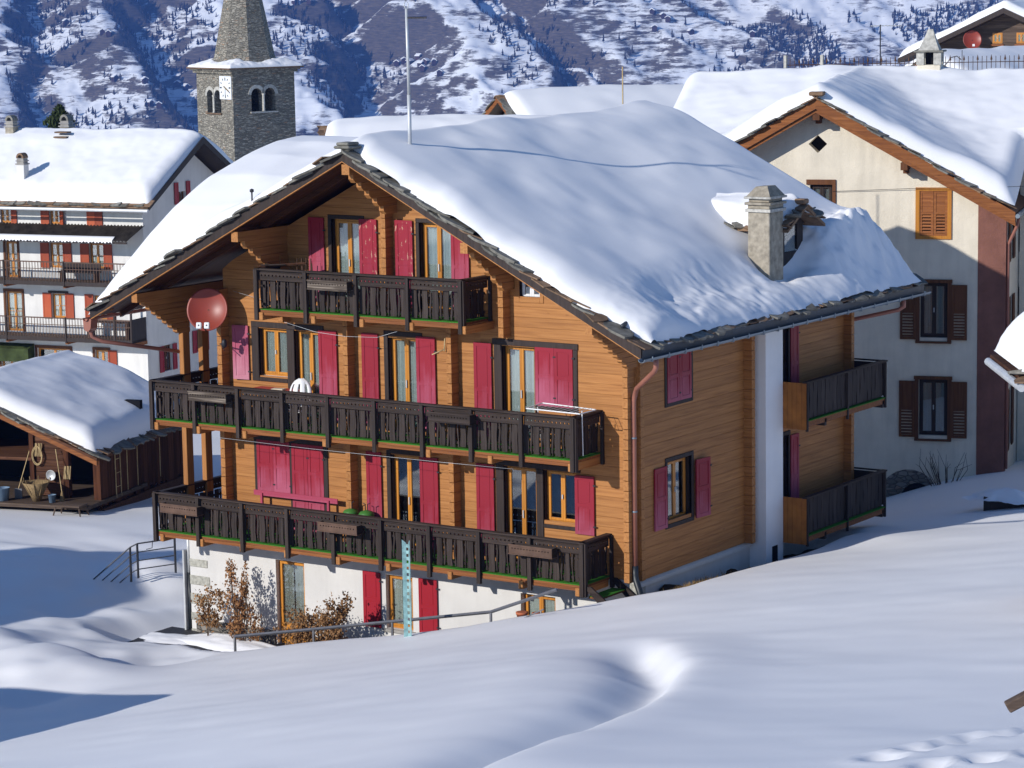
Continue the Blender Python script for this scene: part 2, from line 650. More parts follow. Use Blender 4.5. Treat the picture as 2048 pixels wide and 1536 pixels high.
def fbm(x, y, o=4, g=0.5):
    s = np.zeros_like(x, dtype=float)
    a = 1.0
    for i in range(o):
        s += a * vnoise(x * 2 ** i + 13.7 * i, y * 2 ** i + 7.3 * i)
        a *= g
    return s


def ridged(x, y, o=4, g=0.5):
    s = np.zeros_like(x, dtype=float)
    a = 1.0
    for i in range(o):
        s += a * (0.5 - np.abs(2 * vnoise(x * 2 ** i + 5.1 * i, y * 2 ** i + 9.7 * i)))
        a *= g
    return s


def sstep(a, b, x):
    t = np.clip((x - a) / (b - a), 0, 1)
    return t * t * (3 - 2 * t)


def grid_obj(name, X, Y, Z, m, parent=None, mask=None):
    """height field on a curvilinear grid -> smooth mesh"""
    ny, nx = X.shape
    vs = np.stack([X.ravel(), Y.ravel(), Z.ravel()], 1)
    i = np.arange(ny * nx).reshape(ny, nx)
    q = np.stack([i[:-1, :-1].ravel(), i[:-1, 1:].ravel(), i[1:, 1:].ravel(), i[1:, :-1].ravel()], 1)
    if mask is not None:
        k = mask.ravel()
        q = q[k[q].all(1)]
    me = bpy.data.meshes.new(name)
    me.vertices.add(len(vs))
    me.vertices.foreach_set('co', vs.astype(np.float32).ravel())
    me.loops.add(q.size)
    me.loops.foreach_set('vertex_index', q.astype(np.int32).ravel())
    me.polygons.add(len(q))
    me.polygons.foreach_set('loop_start', np.arange(0, q.size, 4, dtype=np.int32))
    me.polygons.foreach_set('use_smooth', np.ones(len(q), dtype=bool))
    me.update()
    me.validate()
    me.materials.append(MATS[m])
    return inst(name, me, parent)

# ------------------------------------------------------------------ terrain
CTRL = np.array([
    (10.95, -21.41, 2.65), (17.69, -19.21, 3.12), (14.19, -20.4, 2.89), (4.77, -19.73, 1.29), (-2.03, -18.47, -0.07), (6.51, -14.85, 1.5),
    (11.49, -13.85, 1.95), (12.9, -8.06, 1.7), (-0.3, -13.61, 0.08), (5.99, -5.57, 0.81), (9.29, 0.36, 1.04), (-7.46, -5.32, -1.57),
    (-5.53, -5.17, -1.22), (-3.57, -4.41, -0.91), (-1.46, -3.51, -0.47), (-0.28, -2.68, -0.28), (0.56, -0.87, -0.16), (1.17, 0.78, -0.05),
    (1.63, 2.31, -0.05), (1.66, 4.74, -0.21), (2.09, 6.25, -0.26), (2.23, 7.6, -0.05), (2.63, 9.05, -0.23), (4.28, 10.2, -0.05),
    (4.88, 10.63, 0.06), (-0.61, 16.49, -1.2), (-0.1, 20.48, -1.0), (-0.89, 13.91, -1.0), (-1.75, 20.61, -1.2), (-4.2, 20.5, -2.1), (-4.0, 16.0, -2.0), (3.0, 20.0, -0.5), (-15.85, 1.04, -2.53),
    (-21.1, 4.83, -2.42), (-25.12, 6.99, -2.46), (-17.76, -2.6, -2.15), (-10.59, -9.85, -1.5), (-8.43, -12.05, -1.42), (-8.96, -7.56, -1.75),
    (-10.19, -4.83, -2.2), (-14.5, -5.0, -2.2), (-20, -12, -1.9), (-13, -22, -1.2), (-26, -30, -1.0), (0, -34, 1.5), (20, -34, 5.0),
    (31, -45, 9.0), (32, -55, 11.6), (45, -45, 12.5), (30, -10, 4.0), (40, -25, 7.5), (22, 10, 2.5), (36, 20, 5.0), (14, 22, 0.6),
    (-7, 14, -1.6), (-13.5, 8, -2.6), (-27, 12, -2.95), (-33, 20, -3.3), (-50, 38, -4.9), (-40, 30, -4.2), (-60, 20, -5.0), (-45, -5, -3.2),
    (-20, 25, -3.3), (-8, 30, -2.5), (15, 45, 1.0), (-25, 50, -4.0), (-20, 62, 4.0), (-12, 52, 2.5), (10, 70, 6.0), (-30, 88, 6.5), (-10, 95, 8.0),
    (-55, 70, -7.0), (-85, 90, -12.0), (-70, 110, -14.0), (-40, 120, -6.0), (-100, 50, -12.0), (-60, -50, -3.0)])


def _tps(r2):
    return 0.5 * r2 * np.log(r2 + 1e-9)


def _fit():
    n = len(CTRL)
    d2 = ((CTRL[:, None, :2] - CTRL[None, :, :2]) ** 2).sum(-1)
    K = _tps(d2) + np.eye(n) * 1.5
    P = np.c_[np.ones(n), CTRL[:, :2]]
    A = np.block([[K, P], [P.T, np.zeros((3, 3))]])
    return np.linalg.solve(A, np.r_[CTRL[:, 2], 0, 0, 0])


_W = _fit()


def _tps_eval(x, y):
    n = len(CTRL)
    s = _W[n] + _W[n + 1] * x + _W[n + 2] * y
    for i in range(n):
        s = s + _W[i] * _tps((x - CTRL[i, 0]) ** 2 + (y - CTRL[i, 1]) ** 2)
    return s


TRENCH = [(4.0, -6.8), (5.6, -8.9), (7.34, -11.24), (8.5, -13.76), (9.0, -15.33), (9.2, -16.6), (9.5, -18.17), (9.6, -19.32), (9.9, -20.9), (10.3, -23.0)]
FEET = [(15.6, -19.2), (15.74, -18.35), (15.95, -17.75), (16.05, -17.2), (16.35, -16.8), (16.6, -16.3), (16.5, -19.5), (16.95, -18.9), (17.5, -18.2)]


def terrace_z(x):
    return -2.85 + np.maximum(0, x + 9.5) * 0.19


def edge_y(x):
    return np.interp(x, [-16, -11.2, -9, -2.2, -0.8, 0.4, 1.0, 1.4], [-3.0, -3.2, -3.95, -3.75, -2.5, -1.2, -0.5, -0.2])


def seg_dist(x, y, pts):
    best = np.full_like(x, 1e9)
    side = np.zeros_like(x)
    par = np.zeros_like(x)
    for i in range(len(pts) - 1):
        ax, ay = pts[i]
        bx, by = pts[i + 1]
        dx, dy = bx - ax, by - ay
        L2 = dx * dx + dy * dy
        t = np.clip(((x - ax) * dx + (y - ay) * dy) / L2, 0, 1)
        d = np.hypot(x - ax - t * dx, y - ay - t * dy)
        c = (dx * (y - ay) - dy * (x - ax)) / math.sqrt(L2)
        u = d < best
        best = np.where(u, d, best)
        side = np.where(u, np.sign(c), side)
        par = np.where(u, (i + t) / (len(pts) - 1), par)
    return best, side, par


def ground_h(x, y):
    x = np.asarray(x, float)
    y = np.asarray(y, float)
    z = _tps_eval(x, y)
    near = sstep(30, 10, np.hypot(x + 2, y + 5))
    z = z + 0.065 * fbm(x * 0.16 + y * 0.05, y * 0.34 - x * 0.12, 3) + 0.02 * fbm(x * 0.7, y * 0.9, 2) * near
    # mounds left of the path
    z = z + 0.55 * np.exp(-(((x + 11.9) / 2.3) ** 2 + ((y + 7.4) / 1.5) ** 2)) + 0.4 * np.exp(-(((x + 15.2) / 2.0) ** 2 + ((y + 6.2) / 1.3) ** 2))
    z = z - 0.35 * np.exp(-(((x + 9.6) / 1.6) ** 2 + ((y + 10.5) / 1.6) ** 2))
    z = z + 0.42 * fbm(x * 0.33 + 2.0, y * 0.36, 3) * sstep(-8.0, -10.5, x) * sstep(9, 3, y) * sstep(-20, -13, y) * sstep(-30, -22, x)
    # step rail bank on the far left
    z = z + 0.5 * np.exp(-(((x + 17.5) / 2.0) ** 2 + ((y - 3.2) / 1.3) ** 2))
    # fold where two drifts meet
    d, s, p = seg_dist(x, y, TRENCH)
    f = sstep(0.0, 0.12, p) * sstep(1.0, 0.9, p)
    w_l = np.where(s > 0, 0.30, 0.75)
    z = z - f * 0.40 * np.exp(-(d / w_l) ** 2) + f * np.where(s > 0, 0.08 * np.exp(-((d - 0.8) / 1.0) ** 2), 0.05 * np.exp(-((d - 2.2) / 1.0) ** 2))
    for fx, fy in FEET:
        r2 = ((x - fx) / 0.2) ** 2 + ((y - fy) / 0.28) ** 2
        z = z - 0.13 * np.exp(-r2) + 0.04 * np.exp(-(np.sqrt(r2) - 1.7) ** 2 * 2.5)
    # terrace cut, clear of snow, and the melted strip along the side wall
    d = y - edge_y(x)
    wt = sstep(0.0, 0.75, d) * sstep(-15.2, -13.6, x) * sstep(1.35, 0.8, x) * sstep(9.5, 8.0, y)
    tz = np.where(x < -0.3, terrace_z(x), np.maximum(terrace_z(x), -0.55 - 0.035 * np.clip(y, 0, 8))) - 0.16
    z = z * (1 - wt) + tz * wt
    return z


def gh(x, y):
    return float(ground_h(np.array([float(x)]), np.array([float(y)]))[0])


def _axis(a, b, fa, fb, fine, coarse):
    out = [fa]
    t = fa
    while t < fb:
        t += fine
        out.append(t)
    st = fine
    lo = []
    t = fa
    while t > a:
        st = min(coarse, st * 1.12)
        t -= st
        lo.append(t)
    st = fine
    t = out[-1]
    while t < b:
        st = min(coarse, st * 1.12)
        t += st
        out.append(t)
    return np.array(lo[::-1] + out)


gx = _axis(-110, 70, -19, 19, 0.15, 3.0)
gy = _axis(-80, 130, -24, 12, 0.15, 3.0)
GX, GY = np.meshgrid(gx, gy)
ground = grid_obj('ground_snow', GX, GY, ground_h(GX, GY), 'snow_ground')
tag(ground, 'deep smooth snow field sloping down to the chalet', 'snow', kind='structure')

# terrace paving in front of the ground floor
tx = np.linspace(-14.4, -0.5, 60)
ty = np.linspace(-3.9, 0.05, 24)
TX, TY = np.meshgrid(tx, ty)
ter = grid_obj('terrace_pavement', TX, TY, terrace_z(TX) + 0.015 * fbm(TX * 1.3, TY * 1.3, 3), 'asphalt')
tag(ter, 'wet dark paving of the terrace in front of the white ground floor', 'pavement', kind='structure')
# melted strip of earth along the side wall
ex = np.linspace(-0.1, 1.5, 18)
ey = np.linspace(-0.9, 9.8, 70)
EX, EY = np.meshgrid(ex, ey)
ez = -0.56 - 0.035 * np.clip(EY, 0, 8) + 0.10 * fbm(EX * 2.2, EY * 2.2, 4) + 0.22 * np.exp(-((EX - 0.9) / 0.45) ** 2) * sstep(-0.5, 1.5, EY)
eo = grid_obj('earth_strip', EX, EY, ez, 'earth')
tag(eo, 'bare brown earth melted free along the chalet side wall', 'earth', kind='structure')


def snow_heap(name, cx, cy, rx, ry, h, label, seed=0, z=None, m='snow'):
    u = np.linspace(-1.25, 1.25, 36)
    U, V = np.meshgrid(u, u)
    rr = np.sqrt(U * U + V * V)
    ang = np.arctan2(V, U)
    rag = 1.0 + 0.35 * vnoise(np.cos(ang) * 2 + seed, np.sin(ang) * 2 + seed * 1.7)
    Hh = h * np.clip(1 - (rr / rag) ** 2, -0.15, 1) ** 1.0 + 0.25 * h * fbm(U * 3 + seed, V * 3, 3)
    X = cx + U * rx
    Y = cy + V * ry
    base = (terrace_z(X) if z is None else z)
    o = grid_obj(name, X, Y, base + Hh, m)
    return tag(o, label, 'snow', kind='stuff')


snow_heap('snow_patch', -11.6, -0.75, 2.0, 0.62, 0.20, 'low heap of old snow under the bushes at the white wall', 3)
snow_heap('snow_patch', -13.4, -1.0, 1.0, 0.5, 0.07, 'thin snow patch on the wet paving by the quoin corner', 5)

# ------------------------------------------------------------------ far valley and hillside
UV_R = np.array([math.cos(R(YAW)), math.sin(R(YAW))])
UV_F = np.array([-math.sin(R(YAW)), math.cos(R(YAW))])


def uv2xy(u, v):
    return CAM_LOC[0] + u * UV_R[0] + v * UV_F[0], CAM_LOC[1] + u * UV_R[1] + v * UV_F[1]


def hill_h(u, v):
    # village shelf drops to the valley, then the opposite slope rises
    fl = np.interp(v, [100, 190, 320, 700, 1500, 2350, 2620], [-9, -20, -60, -130, -195, -200, -175])
    face = -176 + 0.50 * (v - 2620) + 60 * sstep(2620, 2700, v) * 0.15
    z = np.where(v < 2620, fl, np.maximum(face, -175))
    up = sstep(2560, 2720, v)
    # big side valley to the right: the spur breaks off along a slanting edge
    ue = np.interp(v, [2600, 2850, 3000, 3300, 3700], [400, 270, 120, -120, -350])
    drop = np.clip((u - ue) * 1.25, 0, 115)
    drop = drop + 12 * np.tanh(np.clip(u - ue - 60, 0, 400) / 60) * 0
    z = z - drop * up
    # second and third spur on the left and centre
    for (ua, va, ub, vb, dep_, wd) in ((-400, 3000, -318, 2740, 40, 42), (-195, 3020, -138, 2690, 55, 52), (-45, 3000, 48, 2830, 24, 17), (38, 2900, 125, 2750, 18, 15), (-520, 3000, -470, 2700, 25, 30)):
        t = np.clip((v - vb) / (va - vb), -0.15, 1.6)
        uc = ub + (ua - ub) * t + wd * (0.9 * vnoise(v / 46.0 + dep_, v * 0 + wd) + 0.5 * vnoise(v / 17.0, v * 0 + dep_))
        q = (u - uc) / wd
        prof = np.where(q < 0, np.exp(-(q / 0.55) ** 2), np.exp(-(q / 1.5) ** 2))
        z = z - dep_ * prof * up
    a = R(28)
    uu = u * math.cos(a) + v * math.sin(a)
    vv = -u * math.sin(a) + v * math.cos(a)
    z = z + up * (24 * ridged(uu / 170.0, vv / 300.0, 4, 0.5) + 9 * fbm(u / 38.0, v / 60.0, 4) + 2.4 * fbm(u / 9.0, v / 12.0, 3))
    # terraced fields
    tz = 5.5
    ph = (z / tz) - np.floor(z / tz)
    st = np.floor(z / tz) * tz + tz * np.clip((ph - 0.55) / 0.45, 0, 1)
    k = sstep(-0.10, 0.18, vnoise(u / 90.0 + 3.3, v / 90.0)) * up * sstep(40, -20, z)
    z = z * (1 - 0.55 * k) + st * 0.55 * k
    return z


vv_ = np.r_[np.linspace(100, 2500, 60), np.linspace(2520, 3080, 230), np.linspace(3086, 3320, 50)]
un = np.linspace(-1, 1, 420)
VV, UN = np.meshgrid(vv_, un, indexing='ij')
UU = UN * (60 + 0.225 * VV)
HX, HY = uv2xy(UU, VV)
HZ = hill_h(UU, VV)


@mat('hillside')
def _hill(k):
    v = k.co('Object')
    geo = k.n('ShaderNodeNewGeometry')
    sep = k.n('ShaderNodeSeparateXYZ')
    k.l(geo.outputs['Normal'], sep.inputs[0])
    steep = k.ramp(sep.outputs[2], [(0.55, 1.0), (0.86, 0.0)])
    n1 = k.noise(v, 0.011, 4, 0.55)
    n2 = k.noise(k.co('Object', (1, 1, 5.0)), 0.05, 5, 0.65)
    n3 = k.noise(k.co('Object', (0.5, 0.5, 5.0)), 0.20, 4, 0.7)
    f = k.math('ADD', k.math('MULTIPLY', n1, 0.9), k.math('ADD', k.math('MULTIPLY', n2, 0.75), k.math('MULTIPLY', n3, 0.55)))
    f = k.math('ADD', f, k.math('MULTIPLY', steep, 0.38))
    veg = k.ramp(k.math('MULTIPLY', f, 0.5), [(0.565, 0.0), (0.64, 1.0)])
    rock = k.ramp(n3, [(0.35, (0.050, 0.042, 0.034)), (0.6, (0.120, 0.098, 0.074)), (0.8, (0.25, 0.19, 0.125))])
    k.color(k.mix(veg, (0.82, 0.83, 0.84), rock))
    k.set(0.9, 0.05)


hill = grid_obj('hillside', HX, HY, HZ, 'hillside')
tag(hill, 'snowy terraced mountainside across the valley', 'hillside', kind='structure')

# bare larch woods on the slope: one mass, plus single trees that stand clear
def larch_mesh_data(h, r, seed):
    q = random.Random(seed)
    vs, fs = [], []
    n = 5
    for (z0, z1, r0) in ((0.10, 0.55, 1.0), (0.35, 0.80, 0.72), (0.58, 1.0, 0.45)):
        o = len(vs)
        for j in range(n):
            a = 2 * math.pi * (j + q.random() * .5) / n
            rr = r * r0 * (0.7 + 0.5 * q.random())
            vs.append((rr * math.cos(a), rr * math.sin(a), h * (z0 + 0.06 * q.random())))
        vs.append((0, 0, h * z1))
        for j in range(n):
            if q.random() < 0.85:
                fs.append((o + j, o + (j + 1) % n, o + n))
    o = len(vs)
    vs += [(0.25, 0, -1), (-0.12, 0.22, -1), (-0.12, -0.22, -1), (0, 0, h * .6)]
    fs += [(o, o + 1, o + 3), (o + 1, o + 2, o + 3), (o + 2, o, o + 3)]
    return vs, fs


tr = np.random.RandomState(5)
VN, FN = [], []
cnt = 0
protos = [larch_mesh_data(1.0, 0.19 + 0.05 * (i % 3), i) for i in range(6)]
cand_v = tr.uniform(2640, 3120, 44000)
cand_u = tr.uniform(-1, 1, 44000) * 0.215 * cand_v
cz = hill_h(cand_u, cand_v)
du = (hill_h(cand_u + 6, cand_v) - hill_h(cand_u - 6, cand_v)) / 12
ue_c = np.interp(cand_v, [2600, 2850, 3000, 3300, 3700], [400, 270, 120, -120, -350])
dens = sstep(0.05, 0.30, fbm(cand_u / 70.0, cand_v / 80.0, 3)) * 0.5 + sstep(-0.25, -0.75, du) * 0.8 + sstep(0, 25, cand_u - ue_c) * sstep(-.22, -.02, fbm(cand_u / 55.0 + 9, cand_v / 130.0, 3)) * 1.5 + sstep(-140, -165, cz) * 0.3  # woods thickened in the right side valley to stand in for its shade
keep = tr.uniform(0, 1, 44000) < dens * 0.50
cx_, cy_ = uv2xy(cand_u, cand_v)
idx = np.nonzero(keep)[0]
for i in idx:
    vs, fs = protos[i % 6]
    h = 4.5 + 5.5 * tr.uniform() ** 1.5
    o = len(VN)
    ca, sa = math.cos(i), math.sin(i)
    for (x, y, z) in vs:
        VN.append((cx_[i] + (x * ca - y * sa) * h, cy_[i] + (x * sa + y * ca) * h, cz[i] + z * h - 0.3))
    FN.extend(tuple(t + o for t in f) for f in fs)
me = bpy.data.meshes.new('larch_wood')
me.from_pydata(VN, [], FN)
me.materials.append(MATS['larch'])
lw_ = inst('larch_wood', me)
tag(lw_, 'bare brown larch woods covering gullies of the far mountainside', 'wood', kind='stuff')

single = []
for i in range(4):
    mb = MB()
    mb.v, mb.f = larch_mesh_data(9 + i, 1.7, 60 + i)
    single.append(mesh_m('larch_tree', mb, 'larch'))
for i in range(34):
    u = tr.uniform(-0.19, 0.16)
    v = tr.uniform(2680, 2960)
    u *= v
    x, y = uv2xy(u, v)
    o = inst('larch_tree', single[i % 4], None, (x, y, float(hill_h(np.array([u]), np.array([v]))[0]) - 0.3), (0, 0, i))
    tag(o, 'single bare larch standing clear on the far snowy slope', 'tree', 'single larches on the far slope')

# log huts on the far slope
hut_w = MB().prism([(-2.6, -2.5), (2.6, -2.5), (2.6, 2.4), (0, 4.0), (-2.6, 2.4)], 'y', -3.0, 3.0)
hut_s = MB().prism([(-3.3, 2.15), (0, 4.15), (3.3, 2.15), (3.3, 2.9), (0, 5.0), (-3.3, 2.9)], 'y', -3.6, 3.6)
hw, hs = mesh_m('wall', hut_w, 'hut_wood'), mesh_m('snow_roof', hut_s, 'snow')
HUTS = [(205, 68), (218, 72), (132, 48), (356, 175), (372, 180), (590, 10), (620, 10), (795, 130), (808, 126), (820, 130), (838, 118), (842, 132), (852, 128),
        (846, 140), (868, 130), (880, 150), (1306, 27), (1326, 36), (1336, 42), (1309, 60), (1382, 68), (300, 212), (318, 215), (230, 160), (290, 165), (1505, 74)]
for i, (px, py) in enumerate(HUTS):
    d3 = _r2 * ((px - 1024) / 5409.5) + _d2 * ((py - 768) / 5409.5) + _f
    ts = np.linspace(2600, 3400, 400)
    hx = CAM_LOC[0] + d3.x * ts
    hy = CAM_LOC[1] + d3.y * ts
    hz = CAM_LOC[2] + d3.z * ts
    hu = (hx - CAM_LOC[0]) * UV_R[0] + (hy - CAM_LOC[1]) * UV_R[1]
    hv = (hx - CAM_LOC[0]) * UV_F[0] + (hy - CAM_LOC[1]) * UV_F[1]
    below = np.nonzero(hz < hill_h(hu, hv))[0]
    j = below[0] if len(below) else 200
    hl = ('meadow left of the church spire' if px < 250 else 'lower slope beside the church tower' if px < 400 else 'crest just right of the church spire' if px < 700 else 'hamlet right of the antenna mast' if px < 1000 else 'open ridge above the cream house')
    t = thing('log_hut', 'tiny dark log hut, snowy roof, far ' + hl, 'hut', (hx[j], hy[j], hill_h(hu[j:j + 1], hv[j:j + 1])[0] + 0.8), 34 + tr.uniform(-50, 50), 'log huts on the far ' + hl)
    inst('wall', hw, t)
    inst('snow_roof', hs, t)

# ------------------------------------------------------------------ the chalet
CH = thing('chalet', 'large honey coloured timber chalet with crimson shutters and black balconies', 'house')
XL, XR = -12.05, 0.0            # timber front wall
XC = -6.68                      # ridge
TOPZ = 9.72                     # roof board top at the ridge
SL = 0.512                      # fall per metre
YF, YB = -2.05, 12.15           # verges
WB = 10.36                      # back wall
EW = 8.05                       # half width of the roof
CH_H = 0.2375


def roof_z(x):
    return TOPZ - SL * abs(x - XC)


def plank(x0b, x1b, x0t, x1t, z0, z1, m, parent, axis='x', face=0.0, th=0.05, outward=-1):
    """one board course: bevelled long edges, ends may be raked"""
    g = 0.0015
    c = 0.0035
    prof = [(0.0, z0 + g, 0), (th - c, z0 + g, 0), (th, z0 + g + c, 1), (th, z1 - g - c, 2), (th - c, z1 - g, 3), (0.0, z1 - g, 3)]
    L = z1 - z0
    vs = []
    for end in (0, 1):
        for (d, z, _) in prof:
            t = (z - z0) / L
            a = (x0b + (x0t - x0b) * t) if end == 0 else (x1b + (x1t - x1b) * t)
            if axis == 'x':
                vs.append((a, face + outward * d, z))
            else:
                vs.append((face + outward * d, a, z))
    n = len(prof)
    fs = [tuple(range(n - 1, -1, -1)), tuple(range(n, 2 * n))] + [(i, (i + 1) % n, n + (i + 1) % n, n + i) for i in range(n)]
    return mk('plank', MB().add(vs, fs), m, parent)


def cut(lo, hi, holes):
    segs = [(lo, hi)]
    for a, b in sorted(holes):
        out = []
        for s, e in segs:
            if b <= s or a >= e:
                out.append((s, e))
            else:
                if a - s > 0.04:
                    out.append((s, a))
                if e - b > 0.04:
                    out.append((b, e))
        segs = out
    return segs


# openings in the front wall: x0, x1, z0, z1
OPEN = {
    'A': (-8.58, -7.68, 5.85, 7.98), 'B': (-5.95, -5.0, 5.85, 7.98), 'small': (-3.12, -2.55, 6.33, 6.83),
    'W1': (-10.95, -10.05, 3.97, 5.2), 'D1': (-9.82, -9.0, 2.9, 5.2), 'D2': (-6.95, -6.05, 2.9, 5.22), 'D3': (-3.64, -2.72, 2.9, 5.2), 'W3': (-2.68, -1.66, 3.86, 5.2),
    'W4': (-11.1, -10.05, 1.05, 2.36), 'D4': (-9.98, -9.0, 0.05, 2.36), 'D5': (-6.95, -6.05, 0.05, 2.35), 'D6': (-3.64, -2.72, 0.05, 2.34), 'W6': (-2.53, -1.62, 1.08, 2.34)}

fw = mk('front_wall', MB().prism([(XL, -0.05), (XR, -0.05), (XR, roof_z(XR) - .35), (XC, TOPZ - .35), (XL, roof_z(XL) - .35)], 'y', 0.26, 0.4), 'honey_x', CH)
z = -0.05
while z < TOPZ - 0.3:
    z1 = z + CH_H
    zt = TOPZ - 0.30
    lb, lt = (zt - z) / SL, max((zt - z1) / SL, 0.0)
    ab, at = max(XL, XC - lb), max(XL, XC - lt)
    bb, bt = min(XR, XC + lb), min(XR, XC + lt)
    zc = (z + z1) / 2
    holes = [(o[0], o[1]) for o in OPEN.values() if o[2] < zc < o[3]]
    segs = cut(ab, bb, holes)
    for s, e in segs:
        # break long courses into boards
        cuts = [s]
        while e - cuts[-1] > 6.5:
            cuts.append(cuts[-1] + rng.uniform(3.0, 5.0))
        cuts.append(e)
        for a, b in zip(cuts, cuts[1:]):
            if b - a < 0.03:
                continue
            plank(a, b, max(a, at) if a == ab else a, min(b, bt) if b == bb else b, z, z1, 'honey_x', fw)
    z = z1
# reveal lining round each opening so that the wall has thickness
for nm, (a, b, c, d) in OPEN.items():
    mb = MB()
    mb.box(a - .05, a, -0.02, 0.27, c - .05, d + .05).box(b, b + .05, -0.02, 0.27, c - .05, d + .05).box(a, b, -0.02, 0.27, d, d + .05).box(a, b, -0.02, 0.27, c - .05, c)
    mk('reveal', mb, 'frame_dark', fw)

# side wall (x = 0 facing +x), left wall of the loggia (x = XL), back wall
SIDE_OPEN = [(1.24, 2.34, 3.9, 5.1), (1.24, 2.34, 1.05, 2.52), (6.35, 7.15, 3.0, 5.15), (6.35, 7.15, 0.1, 2.3)]
sw = mk('side_wall', MB().box(-0.42, -0.28, 0.4, WB, -0.05, roof_z(0) - .3), 'honey_y', CH)
z = -0.05
while z < roof_z(0) - 0.45:
    z1 = z + CH_H
    zc = (z + z1) / 2
    for lo, hi in ((0.0, 5.24), (6.13, WB)):
        for s, e in cut(lo, hi, [(o[0], o[1]) for o in SIDE_OPEN if o[2] < zc < o[3]]):
            plank(s, e, s, e, z, z1, 'honey_y', sw, 'y', 0.0, 0.05, 1)
    z = z1
for (a, b, c, d) in SIDE_OPEN:
    mb = MB()
    mb.box(-.27, .02, a - .05, a, c - .05, d + .05).box(-.27, .02, b, b + .05, c - .05, d + .05).box(-.27, .02, a, b, d, d + .05).box(-.27, .02, a, b, c - .05, c)
    mk('reveal', mb, 'frame_dark', sw)
lw2 = mk('loggia_wall', MB().box(XL, XL + .2, 0.26, WB, -0.05, roof_z(XL) - .3), 'honey_y', CH)
mk('back_wall', MB().prism([(XL, -3), (XR - .05, -3), (XR - .05, roof_z(XR) - .35), (XC, TOPZ - .35), (XL, roof_z(XL) - .35)], 'y', WB - .2, WB), 'honey_x', CH)

# white masonry ground floor with openings
gw = part_empty('ground_floor_wall', CH)
G_OPEN = [(-10.67, -9.76, -2.9, -0.68), (-7.23, -6.42, -2.03, -0.68), (-3.26, -2.28, -1.6, -0.70)]
xs = sorted({-13.5, 0.0} | {o[0] for o in G_OPEN} | {o[1] for o in G_OPEN})
zs_ = sorted({-3.6, -0.07} | {o[2] for o in G_OPEN} | {o[3] for o in G_OPEN})
mb = MB()
for a, b in zip(xs, xs[1:]):
    zz = [-3.6]
    op = [o for o in G_OPEN if o[0] <= a + 1e-6 and o[1] >= b - 1e-6]
    if op:
        mb.box(a, b, 0.0, 0.35, -3.6, op[0][2]).box(a, b, 0.0, 0.35, op[0][3], -0.07)
    else:
        mb.box(a, b, 0.0, 0.35, -3.6, -0.07)
mk('front_face', mb, 'plaster_white', gw)
mk('side_face', MB().box(-0.3, 0.0, 0.352, WB, -3.6, -0.07), 'plaster_white', gw)
mk('left_face', MB().box(-13.5, -13.2, 0.352, WB, -3.6, -0.07), 'plaster_white', gw)
mk('ledge', MB().prism([(0.0, -0.07), (0.07, -0.12), (0.07, -0.20), (0.0, -0.22)], 'y', 0.0, 5.2), 'plaster_white', gw)
mk('floor_slab', MB().box(-13.45, -0.05, 0.2, WB - .1, -0.25, -0.08), 'concrete', gw)
q = 0
zq = -0.95
for k_ in range(5):
    hq = 0.21 + 0.04 * (k_ % 3)
    o = bevel(mk('quoin_stone', MB().box(-13.52, -13.52 + 0.62 + 0.06 * (k_ % 2), -0.018, 0.3, zq - hq, zq), 'quoin', gw), 0.02)
    zq -= hq + 0.22
bevel(mk('quoin_stone', MB().box(-0.26, 0.02, -0.018, 0.3, -0.75, -0.12), 'quoin', gw), 0.02)
# low rubble footing
mk('rubble_footing', MB().box(-13.3, -10.72, -0.06, 0.0, -3.4, -2.52).box(-9.72, -9.2, -0.06, 0.0, -3.4, -2.55), 'rubble', gw)

# log ends of the cross walls
log_end = mesh_m('log_end', MB().prism([(-0.36, 0.012), (-0.34, 0.0), (0.0, 0.0), (0.0, CH_H - 0.008), (-0.36, CH_H - 0.008)], 'x', -0.07, 0.07), 'honey_y')
for (x, za, zb) in ((-11.98, -0.05, 5.9), (-8.02, -0.05, 5.5), (-4.95, -0.05, 5.5), (-6.80, 5.7, 8.55), (-0.09, -0.05, 5.2), (-10.0, 5.4, 6.9), (-3.45, 5.4, 6.9)):
    st = part_empty('log_stack', CH)
    z = za
    while z < zb:
        inst('log_end', log_end, st, (x + rng.uniform(-.004, .004), 0.0, z))
        z += CH_H
# posts of the loggia on the left
for (y0, y1) in ((-0.12, 0.14), (0.62, 0.88)):
    for (za, zb) in ((0.0, 2.6), (2.85, 5.75)):
        bevel(mk('loggia_post', MB().box(-13.52, -13.37, y0, y1, za, zb), 'honey_z', CH), 0.01)
mk('loggia_beam', MB().box(-13.53, -13.36, -0.3, WB, 2.58, 2.75), 'honey_y', CH)
mk('loggia_beam', MB().box(-13.53, -13.36, -0.3, WB, 5.75, 5.95), 'honey_y', CH)

# stepped corbels and purlins


def corbel(x, ztop, y0, steps, dz, w_=0.07, parent=CH, back=0.0):
    c = part_empty('corbel', parent)
    n = len(steps)
    for i, ys in enumerate(steps):
        zt_ = ztop - i * dz
        pr = [(back, zt_ - dz + .004), (back, zt_ - .004), (ys, zt_ - .004), (ys, zt_ - dz * 0.55), (ys + 0.10, zt_ - dz + .004)]
        mk('corbel_log', MB().prism(pr, 'x', x - w_, x + w_), 'honey_y', c)
    return c


